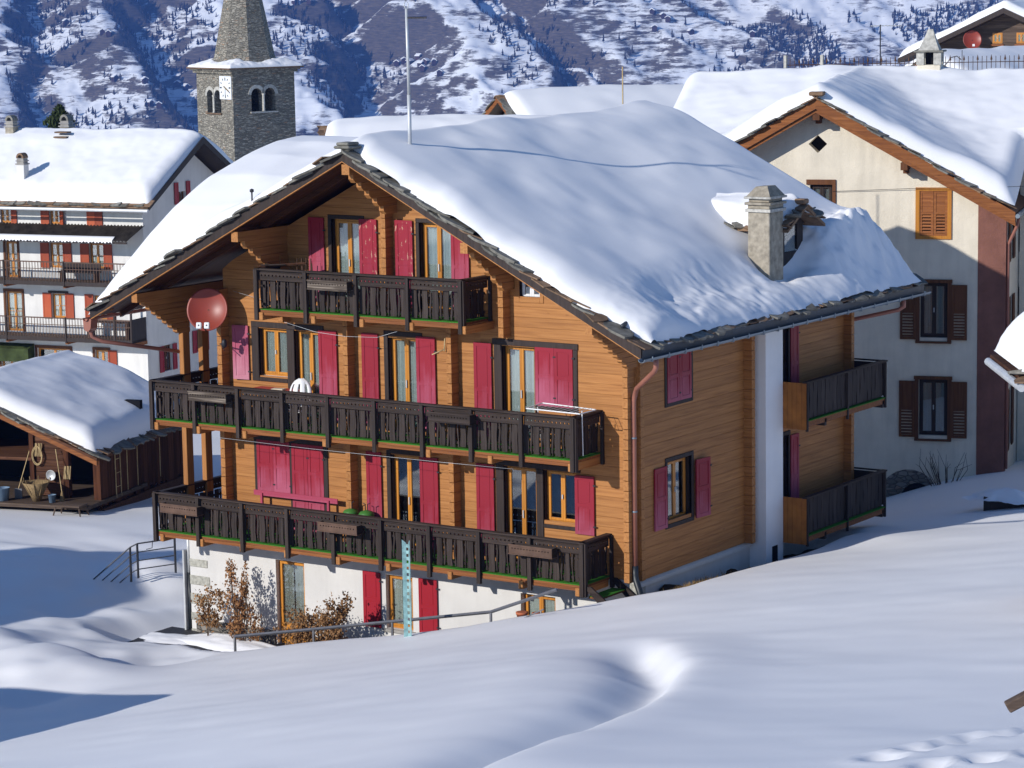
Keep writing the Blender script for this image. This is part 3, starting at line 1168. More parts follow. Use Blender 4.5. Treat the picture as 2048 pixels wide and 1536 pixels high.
mk('ridge_purlin', MB().box(XC - .05, XC + .17, YF + .06, YB - .1, TOPZ - .50, TOPZ - .26), 'honey_y', CH)
corbel(-6.66, TOPZ - .51, 0, [-1.74, -1.44, -1.14, -0.84, -0.58], 0.205)
for sx in (-1, 1):
    x = XC + sx * 3.35
    zt = roof_z(x) - .24
    mk('purlin', MB().box(x - .1, x + .1, YF + .08, YB - .1, zt - .24, zt), 'honey_y', CH)
    corbel(x, zt - .245, 0, [-1.66, -1.38, -1.10, -0.82, -0.56], 0.2)
    x = -13.3 if sx < 0 else -0.02
    zt = roof_z(x) - .22
    mk('purlin', MB().box(x - .09, x + .09, YF + .08, YB - .1, zt - .22, zt), 'honey_y', CH)
    corbel(x, zt - .225, 0, [-1.70, -1.5, -1.3, -1.1, -0.9, -0.7, -0.5], 0.135)
    corbel(x, zt - .225, 0, [9.2, 9.5, 9.8], 0.19) if False else None
# corbels that carry the side eave: they step out towards +x


def corbel_x(y, ztop, steps, dz, w_=0.08):
    c = part_empty('corbel', CH)
    for i, xs_ in enumerate(steps):
        zt_ = ztop - i * dz
        pr = [(0.0, zt_ - dz + .004), (0.0, zt_ - .004), (xs_, zt_ - .004), (xs_ - 0.10, zt_ - dz + .004)]
        mk('corbel_log', MB().prism(pr, 'y', y - w_, y + w_), 'honey_x', c)


for y, st_ in ((0.05, [0.62, 0.45, 0.28]), (4.95, [1.02, 0.78, 0.54, 0.30]), (10.25, [1.02, 0.78, 0.54, 0.30])):
    corbel_x(y, roof_z(0.6) - .26, st_, 0.19)
st = part_empty('log_stack', CH)
lex = mesh_m('log_end', MB().prism([(0.0, 0.0), (0.26, 0.0), (0.27, 0.012), (0.27, CH_H - .008), (0.0, CH_H - .008)], 'y', -0.08, 0.08), 'honey_x')
for y in (4.98, 10.27, 0.09):
    z = -0.05
    while z < 5.0:
        inst('log_end', lex, st, (-0.0, y, z), (0, 0, 0), (0.35 if y < 1 else 1, 1, 1))
        z += CH_H

# white flue stack on the side wall
wc = mk('flue_stack', MB().box(0.0, 0.46, 5.25, 6.12, -1.4, 5.35), 'plaster_bright', CH)
mk('soot_door', MB().box(0.455, 0.466, 5.55, 5.83, -0.62, -0.22), 'interior', wc)

# roof: boards, soffit, fascia, slates
roof = part_empty('roof', CH)
for sx in (-1, 1):
    a, b = XC, XC + sx * EW
    za, zb = TOPZ, TOPZ - SL * EW
    mk('roof_deck', MB().prism([(a, za), (b, zb), (b, zb - .10), (a, za - .10)], 'y', YF + .04, YB - .04), 'brown_z', roof)
    mk('bargeboard', MB().prism([(a, za + .05), (b, zb + .05), (b, zb - .18), (a, za - .18)], 'y', YF, YF + .045), 'frame_dark', roof)
    mk('barge_trim', MB().prism([(a, za - .181), (b, zb - .181), (b, zb - .205), (a, za - .205)], 'y', YF + .006, YF + .08), 'honey_x', roof)
    mk('bargeboard', MB().prism([(a, za + .05), (b, zb + .05), (b, zb - .18), (a, za - .18)], 'y', YB - .045, YB), 'frame_dark', roof)
    # soffit boards run along the slope
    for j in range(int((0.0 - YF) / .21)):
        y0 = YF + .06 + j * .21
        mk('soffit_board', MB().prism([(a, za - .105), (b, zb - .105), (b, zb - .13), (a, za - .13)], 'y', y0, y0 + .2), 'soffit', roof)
    for y0 in (-0.95,):
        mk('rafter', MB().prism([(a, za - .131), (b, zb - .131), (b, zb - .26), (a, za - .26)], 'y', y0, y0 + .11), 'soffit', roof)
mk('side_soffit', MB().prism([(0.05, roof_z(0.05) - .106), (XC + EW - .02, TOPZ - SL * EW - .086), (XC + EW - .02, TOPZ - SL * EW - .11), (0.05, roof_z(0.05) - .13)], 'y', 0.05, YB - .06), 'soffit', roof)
mk('eave_fascia', MB().box(XC + EW - .03, XC + EW + .02, YF + .05, YB - .02, TOPZ - SL * EW - .20, TOPZ - SL * EW + .02), 'gutter_dark', roof)


def slab_mesh(seed, lx, ly, th, m):
    q = random.Random(seed)
    n = 9
    poly = []
    for j in range(n):
        a = 2 * math.pi * j / n
        c, s = math.cos(a), math.sin(a)
        k_ = 1.0 / max(abs(c), abs(s)) ** 0.8
        poly.append((c * k_ * lx * (0.86 + .2 * q.random()), s * k_ * ly * (0.86 + .2 * q.random())))
    return mesh_m('slate', MB().prism(poly, 'z', -th / 2, th / 2), m)


slabs = [slab_mesh(i, 0.30 + .06 * (i % 3), 0.25 + .06 * (i % 2), 0.030 + .012 * (i % 3), 'slate' if i % 3 else 'slate_brown') for i in range(7)]
ang = math.atan(SL)
for sx in (-1, 1):
    d = 0.25
    while d < EW + 0.05:
        x = XC + sx * d
        for row, yy in enumerate((YF + .16,)):
            inst('slate', slabs[rng.randrange(7)], roof, (x + rng.uniform(-.06, .06), yy + rng.uniform(-.06, .05), roof_z(x) + .062 + rng.uniform(0, .025)),
                 (rng.uniform(-.05, .05), sx * (ang - rng.uniform(.04, .12)), rng.uniform(-.5, .5)))
        d += rng.uniform(.22, .36)
y = YF + .5
while y < YB:
    x = XC + EW - .20
    inst('slate', slabs[rng.randrange(7)], roof, (x + rng.uniform(-.06, .05), y, roof_z(x) + .045 + rng.uniform(0, .035)), (rng.uniform(-.06, .06), ang - .1, rng.uniform(-.4, .4)))
    y += rng.uniform(.25, .42)
bevel(mk('ridge_stone', MB().box(XC - .22, XC + .24, YF - .03, YF + .5, TOPZ + .10, TOPZ + .17).box(XC - .17, XC + .2, YF, YF + .45, TOPZ + .175, TOPZ + .25), 'slate', roof), 0.03)

# gutters and pipes
gz = TOPZ - SL * EW - .16
gxx = XC + EW + .08
prof = [(gxx + .075 * math.cos(math.pi + math.pi * j / 8), gz + .075 * math.sin(math.pi + math.pi * j / 8)) for j in range(9)]
prof = prof + [(p[0] + (.008 if p[0] > gxx else -.008), p[1] - .004) for p in prof[::-1]]
gut = mk('gutter', MB().prism(prof, 'y', YF - .12, YB + .1), 'gutter', CH)
y = YF + .2
while y < YB:
    mk('gutter_bracket', MB().box(gxx - .09, gxx + .09, y, y + .035, gz - .085, gz - .07).box(gxx + .08, gxx + .092, y, y + .035, gz - .08, gz + .03), 'gutter', gut)
    y += 0.72
dp = mk('downpipe', MB().tube([(gxx, -1.55, gz - .07), (gxx, -1.55, gz - .25), (gxx - .1, -1.45, gz - .36), (0.28, -0.45, gz - .95), (0.10, -0.22, gz - 1.1), (0.02, -0.17, gz - 1.3), (0.02, -0.17, 0.32)], 0.058, 12), 'pipe_copper', CH, True)
for z in (1.6, 3.3):
    mk('pipe_clip', MB().lathe([(0.066, -0.02), (0.066, 0.02)], 12, (0.02, -0.17, z)), 'gutter', dp, True)
mk('drain_hose', MB().tube([(0.02, -0.17, 0.34), (0.02, -0.17, 0.12), (0.06, -0.2, 0.0), (0.18, -0.26, -0.2), (0.24, -0.28, -0.35), (0.24, -0.28, -0.9)], 0.075, 12), 'pipe_black', dp, True)
mk('downpipe', MB().tube([(gxx, 10.8, gz - .07), (gxx, 10.8, gz - .24), (gxx - .12, 10.75, gz - .33), (0.15, 10.45, gz - .62), (0.05, 10.42, gz - .9)], 0.055, 10), 'pipe_copper', CH, True)
lx = XC - EW
mk('gutter', MB().prism([(2 * XC - p[0], p[1]) for p in prof], 'y', YF - .1, YB + .1), 'pipe_copper', CH)
mk('downpipe', MB().tube([(lx - .06, YF + .05, gz - .02), (lx - .06, YF + .05, gz - .30), (lx - .04, YF + .10, gz - .48), (lx + .12, YF + .3, gz - .62), (-13.5, -0.05, gz - 1.02)], 0.052, 10), 'pipe_copper', CH, True)
mk('gutter_box', MB().prism([(lx - .2, gz - .02), (lx + .08, gz - .02), (lx + .05, gz - .26), (lx - .02, gz - .34), (lx - .12, gz - .34), (lx - .18, gz - .26)], 'y', YF - .05, YF + .2), 'pipe_copper', CH)
mk('downpipe', MB().tube([(-13.62, 0.1, -0.2), (-13.62, 0.1, -1.35)], 0.05, 10), 'metal_pale', CH, True)
mk('downpipe', MB().tube([(-13.62, 0.1, -1.35), (-13.62, 0.1, -3.0)], 0.056, 10), 'pipe_black', CH, True)


# ---- windows, doors and shutters
def pleats(x0, x1, z0, z1, y, parent, m='curtain', axis='x', n=None):
    n = n or max(8, int((x1 - x0) / 0.035))
    vs, fs = [], []
    for i in range(n + 1):
        t = i / n
        a = x0 + (x1 - x0) * t
        d = 0.022 * math.sin(i * 1.9 + 3 * t)
        for zz in (z0, z1):
            vs.append((a, y + d, zz) if axis == 'x' else (y + d, a, zz))
    for i in range(n):
        fs.append((2 * i, 2 * i + 2, 2 * i + 3, 2 * i + 1))
    return mk('curtain', MB().add(vs, fs), m, parent, True)


def window(a, b, c, d, parent, name='window', axis='x', sign=1, m='sash', cur='curtain', mull=True, panel=0.0, curt=True, frame=0.055, depth=0.10, sill=None, rails=0):
    """glazed unit in an opening; sign=+1 means the inside lies towards +axis normal"""
    wp = part_empty(name, parent)

    def bx(u0, u1, v0, v1, z0, z1):
        if axis == 'x':
            return (u0, u1, min(v0 * sign, v1 * sign), max(v0 * sign, v1 * sign), z0, z1)
        return (min(v0 * sign, v1 * sign), max(v0 * sign, v1 * sign), u0, u1, z0, z1)
    mb = MB()
    f = frame
    mb.box(*bx(a, a + f, depth, depth + .06, c, d)).box(*bx(b - f, b, depth, depth + .06, c, d)).box(*bx(a + f, b - f, depth, depth + .06, d - f, d)).box(*bx(a + f, b - f, depth, depth + .06, c, c + f))
    bevel(mk('frame', mb, m, wp), .006)
    mid = (a + b) / 2
    leaves = [(a + f, mid), (mid, b - f)] if mull else [(a + f, b - f)]
    g = 0.06
    for (u0, u1) in leaves:
        mb = MB()
        zb_ = c + f + (panel if panel else 0)
        y0, y1 = depth - .02, depth + .035
        mb.box(*bx(u0, u0 + g, y0, y1, c + f, d - f)).box(*bx(u1 - g, u1, y0, y1, c + f, d - f)).box(*bx(u0 + g, u1 - g, y0, y1, d - f - g, d - f)).box(*bx(u0 + g, u1 - g, y0, y1, c + f, zb_ + g))
        for r_ in range(rails):
            zr = c + f + (d - c - 2 * f) * (r_ + 1) / (rails + 1)
            mb.box(*bx(u0 + g, u1 - g, y0 + .01, y1 - .01, zr - .012, zr + .012))
        bevel(mk('sash', mb, m, wp), .006)
        mk('pane', MB().box(*bx(u0 + g, u1 - g, depth + .005, depth + .011, zb_ + g, d - f - g)), 'glass', wp)
    if mull:
        mk('handle', MB().box(*bx(mid - .012, mid + .012, depth - .06, depth - .025, c + (d - c) * .46, c + (d - c) * .54)), 'metal_pale', wp)
    if curt:
        yy = (depth + .06) * sign
        pleats(a + f + .01, mid - .03, c + f, d - f, yy, wp, cur, axis)
        pleats(mid + .01, b - f - .01, c + f, d - f, yy, wp, cur, axis)
    mk('room', MB().box(*bx(a + .002, b - .002, depth + .135, depth + .15, c + .002, d - .002)), 'interior', wp)
    if sill:
        mk('sill', MB().box(*bx(a - .02, b + .02, -0.03, depth, c - .03, c + .012)), sill, wp)
    return wp


def casing(a, b, c, d, parent, w_=0.11, axis='x', bottom=True, y=-0.075, wide=0.0):
    mb = MB()

    def bx(u0, u1, z0, z1):
        if axis == 'x':
            return (u0, u1, y, 0.0, z0, z1)
        return (0.0, -y, u0, u1, z0, z1)
    mb.box(*bx(a - w_, a, c - (w_ if bottom else 0), d)).box(*bx(b, b + w_, c - (w_ if bottom else 0), d)).box(*bx(a - w_ - wide, b + w_ + wide, d, d + w_))
    if bottom:
        mb.box(*bx(a, b, c - w_, c))
    return bevel(mk('casing', mb, 'frame_dark', parent), .008)


def shutter_mesh(w_, h, panels=2):
    """framed panelled leaf in local x,z with its face at y=0 looking to -y"""
    mb = MB()
    s = 0.085
    mb.box(0, s, 0, .035, 0, h).box(w_ - s, w_, 0, .035, 0, h)
    zs2 = [0.0] + [h * (i + 1) / panels for i in range(panels)]
    rails = [0.0, h * 0.5 - s * .5, h - s] if panels == 2 else [0.0, h * .34, h * .66, h - s]
    for r_ in rails:
        mb.box(s, w_ - s, 0.0005, .035, r_, r_ + s)
    mb.box(s, w_ - s, .012, .030, s, h - s)
    for a_, b_ in zip(rails, rails[1:]):
        mb.box(s + .035, w_ - s - .035, .005, .020, a_ + s + .035, b_ - .035)
    return mb


_sh = {}


def shutter(x, z0, w_, h, parent, m='shutter_red', y=-0.115, ang=0.0, panels=2, axis='x', flip=False):
    key = (round(w_, 2), round(h, 2), m, panels)
    if key not in _sh:
        _sh[key] = mesh_m('shutter', shutter_mesh(w_, h, panels), m)
    if axis == 'x':
        o = inst('shutter', _sh[key], parent, (x, y, z0), (0, 0, R(ang)))
    else:
        o = inst('shutter', _sh[key], parent, (-y, x, z0), (0, 0, R(90 + ang)))
    bevel(o, .006) if False else None
    if 'hinge' not in _sh:
        _sh['hinge'] = mesh_m('hinge', MB().box(-.02, .05, -.008, .012, -.018, .018), 'metal_dark')
    for zz in (h * .15, h * .85):
        inst('hinge', _sh['hinge'], o, (w_, 0, zz))
    return o


# attic floor
window(*OPEN['A'], CH, 'french_door', panel=0.0)
casing(*OPEN['A'], CH, .10, bottom=False)
shutter(-9.25, 5.95, .47, 2.05, CH)
shutter(-7.70, 5.95, .52, 2.06, CH, 'shutter_chipped')
window(*OPEN['B'], CH, 'french_door')
casing(*OPEN['B'], CH, .10, bottom=False)
shutter(-6.63, 5.95, .51, 2.07, CH, 'shutter_chipped')
shutter(-5.0, 5.95, .50, 2.05, CH)
a, b, c, d = OPEN['small']
window(a, b, c, d, CH, 'window', m='sill_white', curt=False, frame=.03, depth=.06)
bevel(mk('casing', MB().box(a - .12, a, -.07, 0, c - .1, d + .08).box(b, b + .10, -.07, 0, c - .1, d + .08).box(a, b, -.07, 0, d, d + .08).box(a, b, -.07, 0, c - .1, c), 'honey_x', CH), .006)

# middle floor
window(*OPEN['W1'], CH, sill='sill_white')
window(*OPEN['D1'], CH, 'french_door')
a, b = OPEN['W1'][0], OPEN['D1'][1]
bevel(mk('casing', MB().box(a - .22, a, -.08, 0, 3.85, 5.2).box(OPEN['W1'][1], OPEN['D1'][0], -.08, 0, 2.9, 5.2).box(a - .22, b + .10, -.085, 0, 5.2, 5.34).box(b, b + .06, -.08, 0, 2.9, 5.2).box(a, OPEN['W1'][1], -.08, 0, 3.85, 3.95), 'frame_dark', CH), .008)
o = shutter(-11.72, 3.86, .47, 1.36, CH, 'shutter_pink', y=-.16, ang=6)
shutter(-9.03, 3.0, .55, 2.24, CH)
window(*OPEN['D2'], CH, 'french_door')
casing(*OPEN['D2'], CH, .12, bottom=False)
shutter(-7.71, 3.0, .49, 2.25, CH)
shutter(-6.08, 3.0, .55, 2.26, CH)
window(*OPEN['D3'], CH, 'french_door')
window(OPEN['W3'][0], OPEN['W3'][1], OPEN['W3'][2], OPEN['W3'][3], CH)
bevel(mk('casing', MB().box(-3.86, OPEN['D3'][0], -.08, 0, 2.9, 5.2).box(-3.9, -1.52, -.085, 0, 5.2, 5.34).box(-1.66, -1.54, -.08, 0, 3.75, 5.2).box(OPEN['D3'][1], OPEN['W3'][0], -.08, 0, 2.9, 5.2).box(OPEN['W3'][0], OPEN['W3'][1], -.08, 0, 3.75, 3.85), 'frame_dark', CH), .008)
shutter(-4.41, 3.0, .50, 2.22, CH)
shutter(-2.69, 3.84, .52, 1.37, CH, y=-.10)
shutter(-2.165, 3.84, .51, 1.37, CH, y=-.10)

# lower floor
window(*OPEN['W4'], CH, curt=False)
window(*OPEN['D4'], CH, 'french_door', curt=False)
bevel(mk('casing', MB().box(-11.2, -11.1, -.07, 0, .95, 2.36).box(OPEN['W4'][1], OPEN['D4'][0], -.09, 0, .05, 2.36).box(-11.2, -8.86, -.085, 0, 2.36, 2.5).box(-9.0, -8.87, -.08, 0, .05, 2.36), 'frame_dark', CH), .008)
for x in (-11.1, -10.575):
    shutter(x, 1.06, .52, 1.3, CH, y=-.09)
for x in (-9.99, -9.49):
    shutter(x, .12, .49, 2.23, CH, y=-.09, panels=3)
window(*OPEN['D5'], CH, 'french_door', curt=False)
casing(*OPEN['D5'], CH, .12, bottom=False)
shutter(-7.66, .12, .45, 2.23, CH)
shutter(-6.05, .12, .53, 2.23, CH)
window(*OPEN['D6'], CH, 'french_door', curt=False)
window(*OPEN['W6'], CH, sill='sill_white', curt=False)
bevel(mk('casing', MB().box(-3.86, OPEN['D6'][0], -.08, 0, .05, 2.34).box(-3.9, -1.5, -.085, 0, 2.34, 2.46).box(OPEN['D6'][1], OPEN['W6'][0], -.08, 0, .05, 2.34).box(OPEN['W6'][0], OPEN['W6'][1], -.08, 0, .96, 1.05), 'frame_dark', CH), .008)
shutter(-4.40, .12, .50, 2.21, CH)
shutter(-1.63, .91, .52, 1.38, CH)

# ground floor
window(-10.67, -9.76, -2.85, -0.68, CH, 'french_door', cur='curtain_warm', depth=.13, panel=.42, mull=False)
window(-7.23, -6.42, -2.03, -0.68, CH, cur='curtain_warm', depth=.13, mull=False)
window(-3.26, -2.28, -1.6, -0.70, CH, curt=True, cur='curtain_warm', depth=.16)
mk('sill', MB().box(-7.3, -6.35, -.08, .2, -2.10, -2.032), 'concrete', CH)
shutter(-7.89, -2.04, .52, 1.38, CH, 'shutter_clean', y=-.06)
shutter(-6.20, -2.03, .54, 1.37, CH, 'shutter_clean', y=-.06)

# side wall
window(1.24, 2.34, 3.9, 5.1, CH, axis='y', sign=-1, curt=False)
casing(1.24, 2.34, 3.9, 5.1, CH, .09, 'y')
shutter(1.25, 3.9, .54, 1.2, CH, axis='y', y=-.085)
shutter(1.80, 3.9, .54, 1.2, CH, axis='y', y=-.085)
window(1.24, 2.34, 1.05, 2.52, CH, axis='y', sign=-1, curt=False, sill='sill_white')
casing(1.24, 2.34, 1.05, 2.52, CH, .10, 'y')
shutter(0.62, 1.0, .55, 1.45, CH, axis='y', y=-.10)
shutter(2.45, 1.0, .56, 1.40, CH, axis='y', y=-.14, ang=-6)
for (a, b, c, d) in SIDE_OPEN[2:]:
    window(a, b, c, d, CH, 'french_door', axis='y', sign=-1, curt=False)
    casing(a, b, c, d, CH, .1, 'y', bottom=False)
    shutter(b + .08, c + .02, .42, d - c - .05, CH, axis='y', y=-.10)


# ---- balconies
def wave_board(w_, h, amp, seed, n=9, th=0.032):
    q = random.Random(seed)
    L, Rr = [], []
    ph = q.uniform(0, 6)
    for i in range(n + 1):
        t = i / n
        L.append((-w_ / 2 + amp * math.sin(ph + t * 6.5) + q.uniform(-.004, .004), h * t))
        Rr.append((w_ / 2 + amp * math.sin(ph + 1.2 + t * 5.6) + q.uniform(-.004, .004), h * t))
    return MB().prism(L + Rr[::-1], 'y', 0, th)


BAL = [mesh_m('baluster', wave_board(.150 + .010 * (i % 3), .665, .010, i), 'dark_z') for i in range(6)]
STRIP = [mesh_m('slat', wave_board(.036, .65, .013, 40 + i, th=.026), 'dark_z') for i in range(4)]
BAL_S = [mesh_m('baluster', wave_board(.195, .86, .016, 80 + i), 'dark_z') for i in range(5)]


def hole_rail(L, h, th, pitch=.113, rad=.024, m='dark_x'):
    """board with a row of round holes; local x 0..L, z 0..h, y 0..th"""
    n = max(1, int((L - .04) / pitch))
    mg = (L - n * pitch) / 2
    mb = MB()
    if mg > 0.002:
        mb.box(0, mg, 0, th, 0, h).box(L - mg, L, 0, th, 0, h)
    hb, ht = h * .62 - pitch / 2, h * .62 + pitch / 2
    if hb > 0:
        mb.box(mg, L - mg, 0, th, 0, hb)
    mb.box(mg, L - mg, 0, th, min(ht, h - .002), h)
    for i in range(n):
        cx_, cz_ = mg + (i + .5) * pitch, h * .62
        sq, ci = [], []
        for j in range(8):
            a_ = math.pi / 8 + j * math.pi / 4
            c_, s_ = math.cos(a_), math.sin(a_)
            k_ = (pitch / 2) / max(abs(c_), abs(s_))
            sq.append((cx_ + c_ * k_, min(cz_ + s_ * k_, h)))
            ci.append((cx_ + c_ * rad, cz_ + s_ * rad))
        # corners of the square cell
        vs = []
        for y_ in (0, th):
            vs += [(p[0], y_, p[1]) for p in sq] + [(p[0], y_, p[1]) for p in ci]
            vs += [(cx_ + sx_ * pitch / 2, y_, min(cz_ + sz_ * pitch / 2, h)) for sx_, sz_ in ((1, 1), (-1, 1), (-1, -1), (1, -1))]
        fs = []
        for j in range(8):
            k_ = (j + 1) % 8
            fs.append((j, k_, 8 + k_, 8 + j))
            fs.append((20 + j, 28 + j, 28 + k_, 20 + k_))
            fs.append((8 + j, 8 + k_, 28 + k_, 28 + j))
        for ci_, (j, k_) in enumerate(((0, 1), (2, 3), (4, 5), (6, 7))):
            fs.append((j, 16 + ci_, k_))
            fs.append((20 + j, 20 + k_, 36 + ci_))
        mb.add(vs, fs)
    return mb


_hr = {}


def rail_run(parent, p0, p1, zf, posts, out, wide=BAL, strips=STRIP, post_dn=.26, carpet=True, hgt=1.0):
    """one straight run of balustrade from p0 to p1 (xy), out = outward normal"""
    p0 = Vector((p0[0], p0[1], 0))
    p1 = Vector((p1[0], p1[1], 0))
    d = (p1 - p0)
    L = d.length
    d.normalize()
    rz = math.atan2(d.y, d.x)
    rot = (0, 0, rz)
    nrm = Vector((out[0], out[1], 0))

    def at(t, off, z_):
        q_ = p0 + d * t + nrm * off
        return (q_.x, q_.y, z_)
    # local +y after rotation is to the left of d; run direction is chosen so that the outside lies to the right (-y local)
    mk('top_rail', MB().box(-.06, L + .06, -.05, .10, 0, .04), 'dark_x', parent, False, at(0, 0, zf + hgt - .04), rot)
    mk('under_rail', MB().box(0, L, .02, .06, 0, .05), 'dark_x', parent, False, at(0, 0, zf + hgt - .092), rot)
    mk('bottom_rail', MB().box(0, L, .115, .155, 0, .06), 'dark_x', parent, False, at(0, 0, zf + .10), rot)
    mk('bottom_rail', MB().box(0, L, .115, .155, 0, .05), 'dark_x', parent, False, at(0, 0, zf + .55), rot)
    ts = [L * i / posts for i in range(posts + 1)]
    pm = MB().box(-.05, .05, -.09, -.01, -post_dn, hgt - .03)
    key = ('post', post_dn, hgt)
    if key not in _hr:
        _hr[key] = mesh_m('post', pm, 'dark_z')
    for t in ts:
        inst('post', _hr[key], parent, at(t, 0, zf), rot)
    for t0, t1 in zip(ts, ts[1:]):
        l_ = t1 - t0 - .1
        key = ('hr', round(l_, 3))
        if key not in _hr:
            _hr[key] = mesh_m('hole_board', hole_rail(l_, .19, .03), 'dark_x')
        inst('hole_board', _hr[key], parent, at(t0 + .05, 0, zf + hgt - .285), rot)
    n = int(round(L / .295))
    for i in range(n):
        t = (i + .35) * L / n
        inst('baluster', wide[rng.randrange(len(wide))], parent, at(t, -.075 + rng.uniform(-.004, .004), zf + .035 + rng.uniform(-.01, .01)), (0, rng.uniform(-.012, .012), rz))
        t2 = t + .155
        if t2 < L - .03:
            inst('slat', strips[rng.randrange(len(strips))], parent, at(t2, -.079, zf + .04 + rng.uniform(-.01, .01)), (0, rng.uniform(-.012, .012), rz))


def balcony(name, x0, x1, zf, yd, posts, joists, left=None, corner_left=True):
    b = part_empty(name, CH)
    yo = -yd
    mk('deck', MB().box(x0 - .01, x1 + .01, yo - .003, -0.05, zf - .065, zf - .012), 'brown_beam', b)
    mk('carpet', MB().box(x0 - .012, x1 + .012, yo - .012, -0.06, zf - .010, zf + .008), 'carpet_green', b)
    mk('fascia', MB().box(x0, x1, yo - .012, yo + .03, zf - .14, zf - .068), 'brown_beam', b)
    for x in joists:
        bevel(mk('joist', MB().box(x - .06, x + .06, yo - .06, -0.02, zf - .26, zf - .07), 'honey_y', b), .012)
    rail_run(b, (x0, yo), (x1, yo), zf, posts, (0, -1))
    rail_run(b, (x1, yo), (x1, -0.06), zf, 1, (1, 0))
    return b


b3 = balcony('top_balcony', -10.02, -3.98, 5.82, 1.17, 4, [-9.9, -8.3, -6.85, -5.4, -3.9])
rail_run(b3, (-10.02, -0.06), (-10.02, -1.17), 5.82, 1, (-1, 0))
b2 = balcony('middle_balcony', -13.47, -0.93, 2.86, 1.22, 9, [-13.35, -11.98, -10.5, -9.3, -8.02, -6.5, -4.95, -3.2, -1.0])
b1 = balcony('lower_balcony', -13.5, -0.72, 0.0, 1.22, 9, [-13.3, -12.0, -10.7, -9.3, -7.7, -6.2, -4.4, -2.4, -0.85])
for b, zf, n in ((b2, 2.86, 5), (b1, 0.0, 5)):
    rail_run(b, (-13.47, 7.2), (-13.47, -1.22), zf, 6, (-1, 0))
    mk('deck', MB().box(-13.5, XL - .02, -0.048, 7.2, zf - .065, zf - .012), 'brown_beam', b)
    mk('carpet', MB().box(-13.52, XL - .03, -0.058, 7.2, zf - .010, zf + .008), 'carpet_green', b)

# small balconies on the shaded side
for zf in (2.86, 0.0):
    b = part_empty('side_balcony', CH)
    mk('deck', MB().box(0.052, 1.1, 6.15, 10.45, zf - .065, zf - .012), 'brown_beam', b)
    mk('carpet', MB().box(0.053, 1.13, 6.15, 10.47, zf - .010, zf + .008), 'carpet_green', b)
    mk('fascia', MB().box(1.04, 1.10, 6.15, 10.45, zf - .16, zf - .068), 'brown_beam', b)
    mk('joist', MB().box(0.0, 1.1, 7.1, 7.2, zf - .25, zf - .07), 'frame_dark', b)
    mk('joist', MB().box(0.0, 1.1, 10.3, 10.4, zf - .25, zf - .07), 'frame_dark', b)
    npl = 8
    for i in range(npl):
        w_ = 1.05 / npl
        mk('end_board', MB().box(0.055 + i * w_, 0.055 + (i + 1) * w_ - .006, 6.13, 6.155, zf - .22, zf + .93), 'balcony_panel', b)
    y = 6.25
    while y < 10.4:
        inst('baluster', BAL_S[rng.randrange(5)], b, (1.06 + rng.uniform(-.006, .006), y, zf + .04), (0, 0, R(90)))
        y += .212
    for y0 in (6.14, 8.3, 10.42):
        mk('post', MB().box(1.07, 1.13, y0, y0 + .06, zf - .26, zf + .95), 'dark_z', b)
    mk('top_rail', MB().box(1.0, 1.15, 6.1, 10.5, zf + .93, zf + .97), 'dark_y', b)
    mk('back_rail', MB().box(0.05, 1.0, 10.42, 10.46, zf + .93, zf + .97).box(0.05, 1.06, 10.43, 10.46, zf + .05, zf + .9), 'dark_x', b)

# steps with green carpet at the right hand corner of the lower balcony
stp = part_empty('entrance_steps', CH)
for k_ in range(4):
    mk('tread', MB().box(-0.62 + k_ * .3, -0.28 + k_ * .3, -1.15, -0.12, -0.30 - k_ * .2, -0.26 - k_ * .2), 'brown_beam', stp)
    mk('carpet', MB().box(-0.63 + k_ * .3, -0.27 + k_ * .3, -1.15, -0.12, -0.258 - k_ * .2, -0.25 - k_ * .2), 'carpet_green', stp)
for y in (-1.22, -0.12):
    mk('stringer', MB().prism([(-0.72, -0.02), (-0.52, -0.02), (0.75, -0.92), (0.75, -1.2), (0.55, -1.2)], 'y', y, y + .05), 'dark_x', stp)

# chimney and dormer on the right slope
ch = part_empty('chimney', CH)
cx_, cy_ = -0.05, 6.2
zb = roof_z(cx_) - .2
bevel(mk('shaft', MB().box(cx_ - .30, cx_ + .30, cy_ - .36, cy_ + .36, zb, 7.95), 'chimney_render', ch), .02)
bevel(mk('collar', MB().box(cx_ - .35, cx_ + .35, cy_ - .41, cy_ + .41, 7.95, 8.03), 'granite', ch), .01)
bevel(mk('slab_layer', MB().box(cx_ - .30, cx_ + .30, cy_ - .36, cy_ + .36, 8.031, 8.12).box(cx_ - .36, cx_ + .36, cy_ - .42, cy_ + .42, 8.125, 8.19).box(cx_ - .28, cx_ + .28, cy_ - .34, cy_ + .34, 8.195, 8.27), 'chimney_render', ch), .01)
bevel(mk('slab_layer', MB().box(cx_ - .37, cx_ + .37, cy_ - .43, cy_ + .43, 8.275, 8.33), 'granite', ch), .01)
mk('cap', MB().add([(cx_ - .33, cy_ - .38, 8.331), (cx_ + .33, cy_ - .38, 8.331), (cx_ + .33, cy_ + .38, 8.331), (cx_ - .33, cy_ + .38, 8.331), (cx_ - .16, cy_ - .2, 8.56), (cx_ + .16, cy_ - .2, 8.58), (cx_ + .16, cy_ + .2, 8.58), (cx_ - .16, cy_ + .2, 8.56)],
                   [(0, 3, 2, 1), (4, 5, 6, 7), (0, 1, 5, 4), (1, 2, 6, 5), (2, 3, 7, 6), (3, 0, 4, 7)]), 'chimney_render', ch)

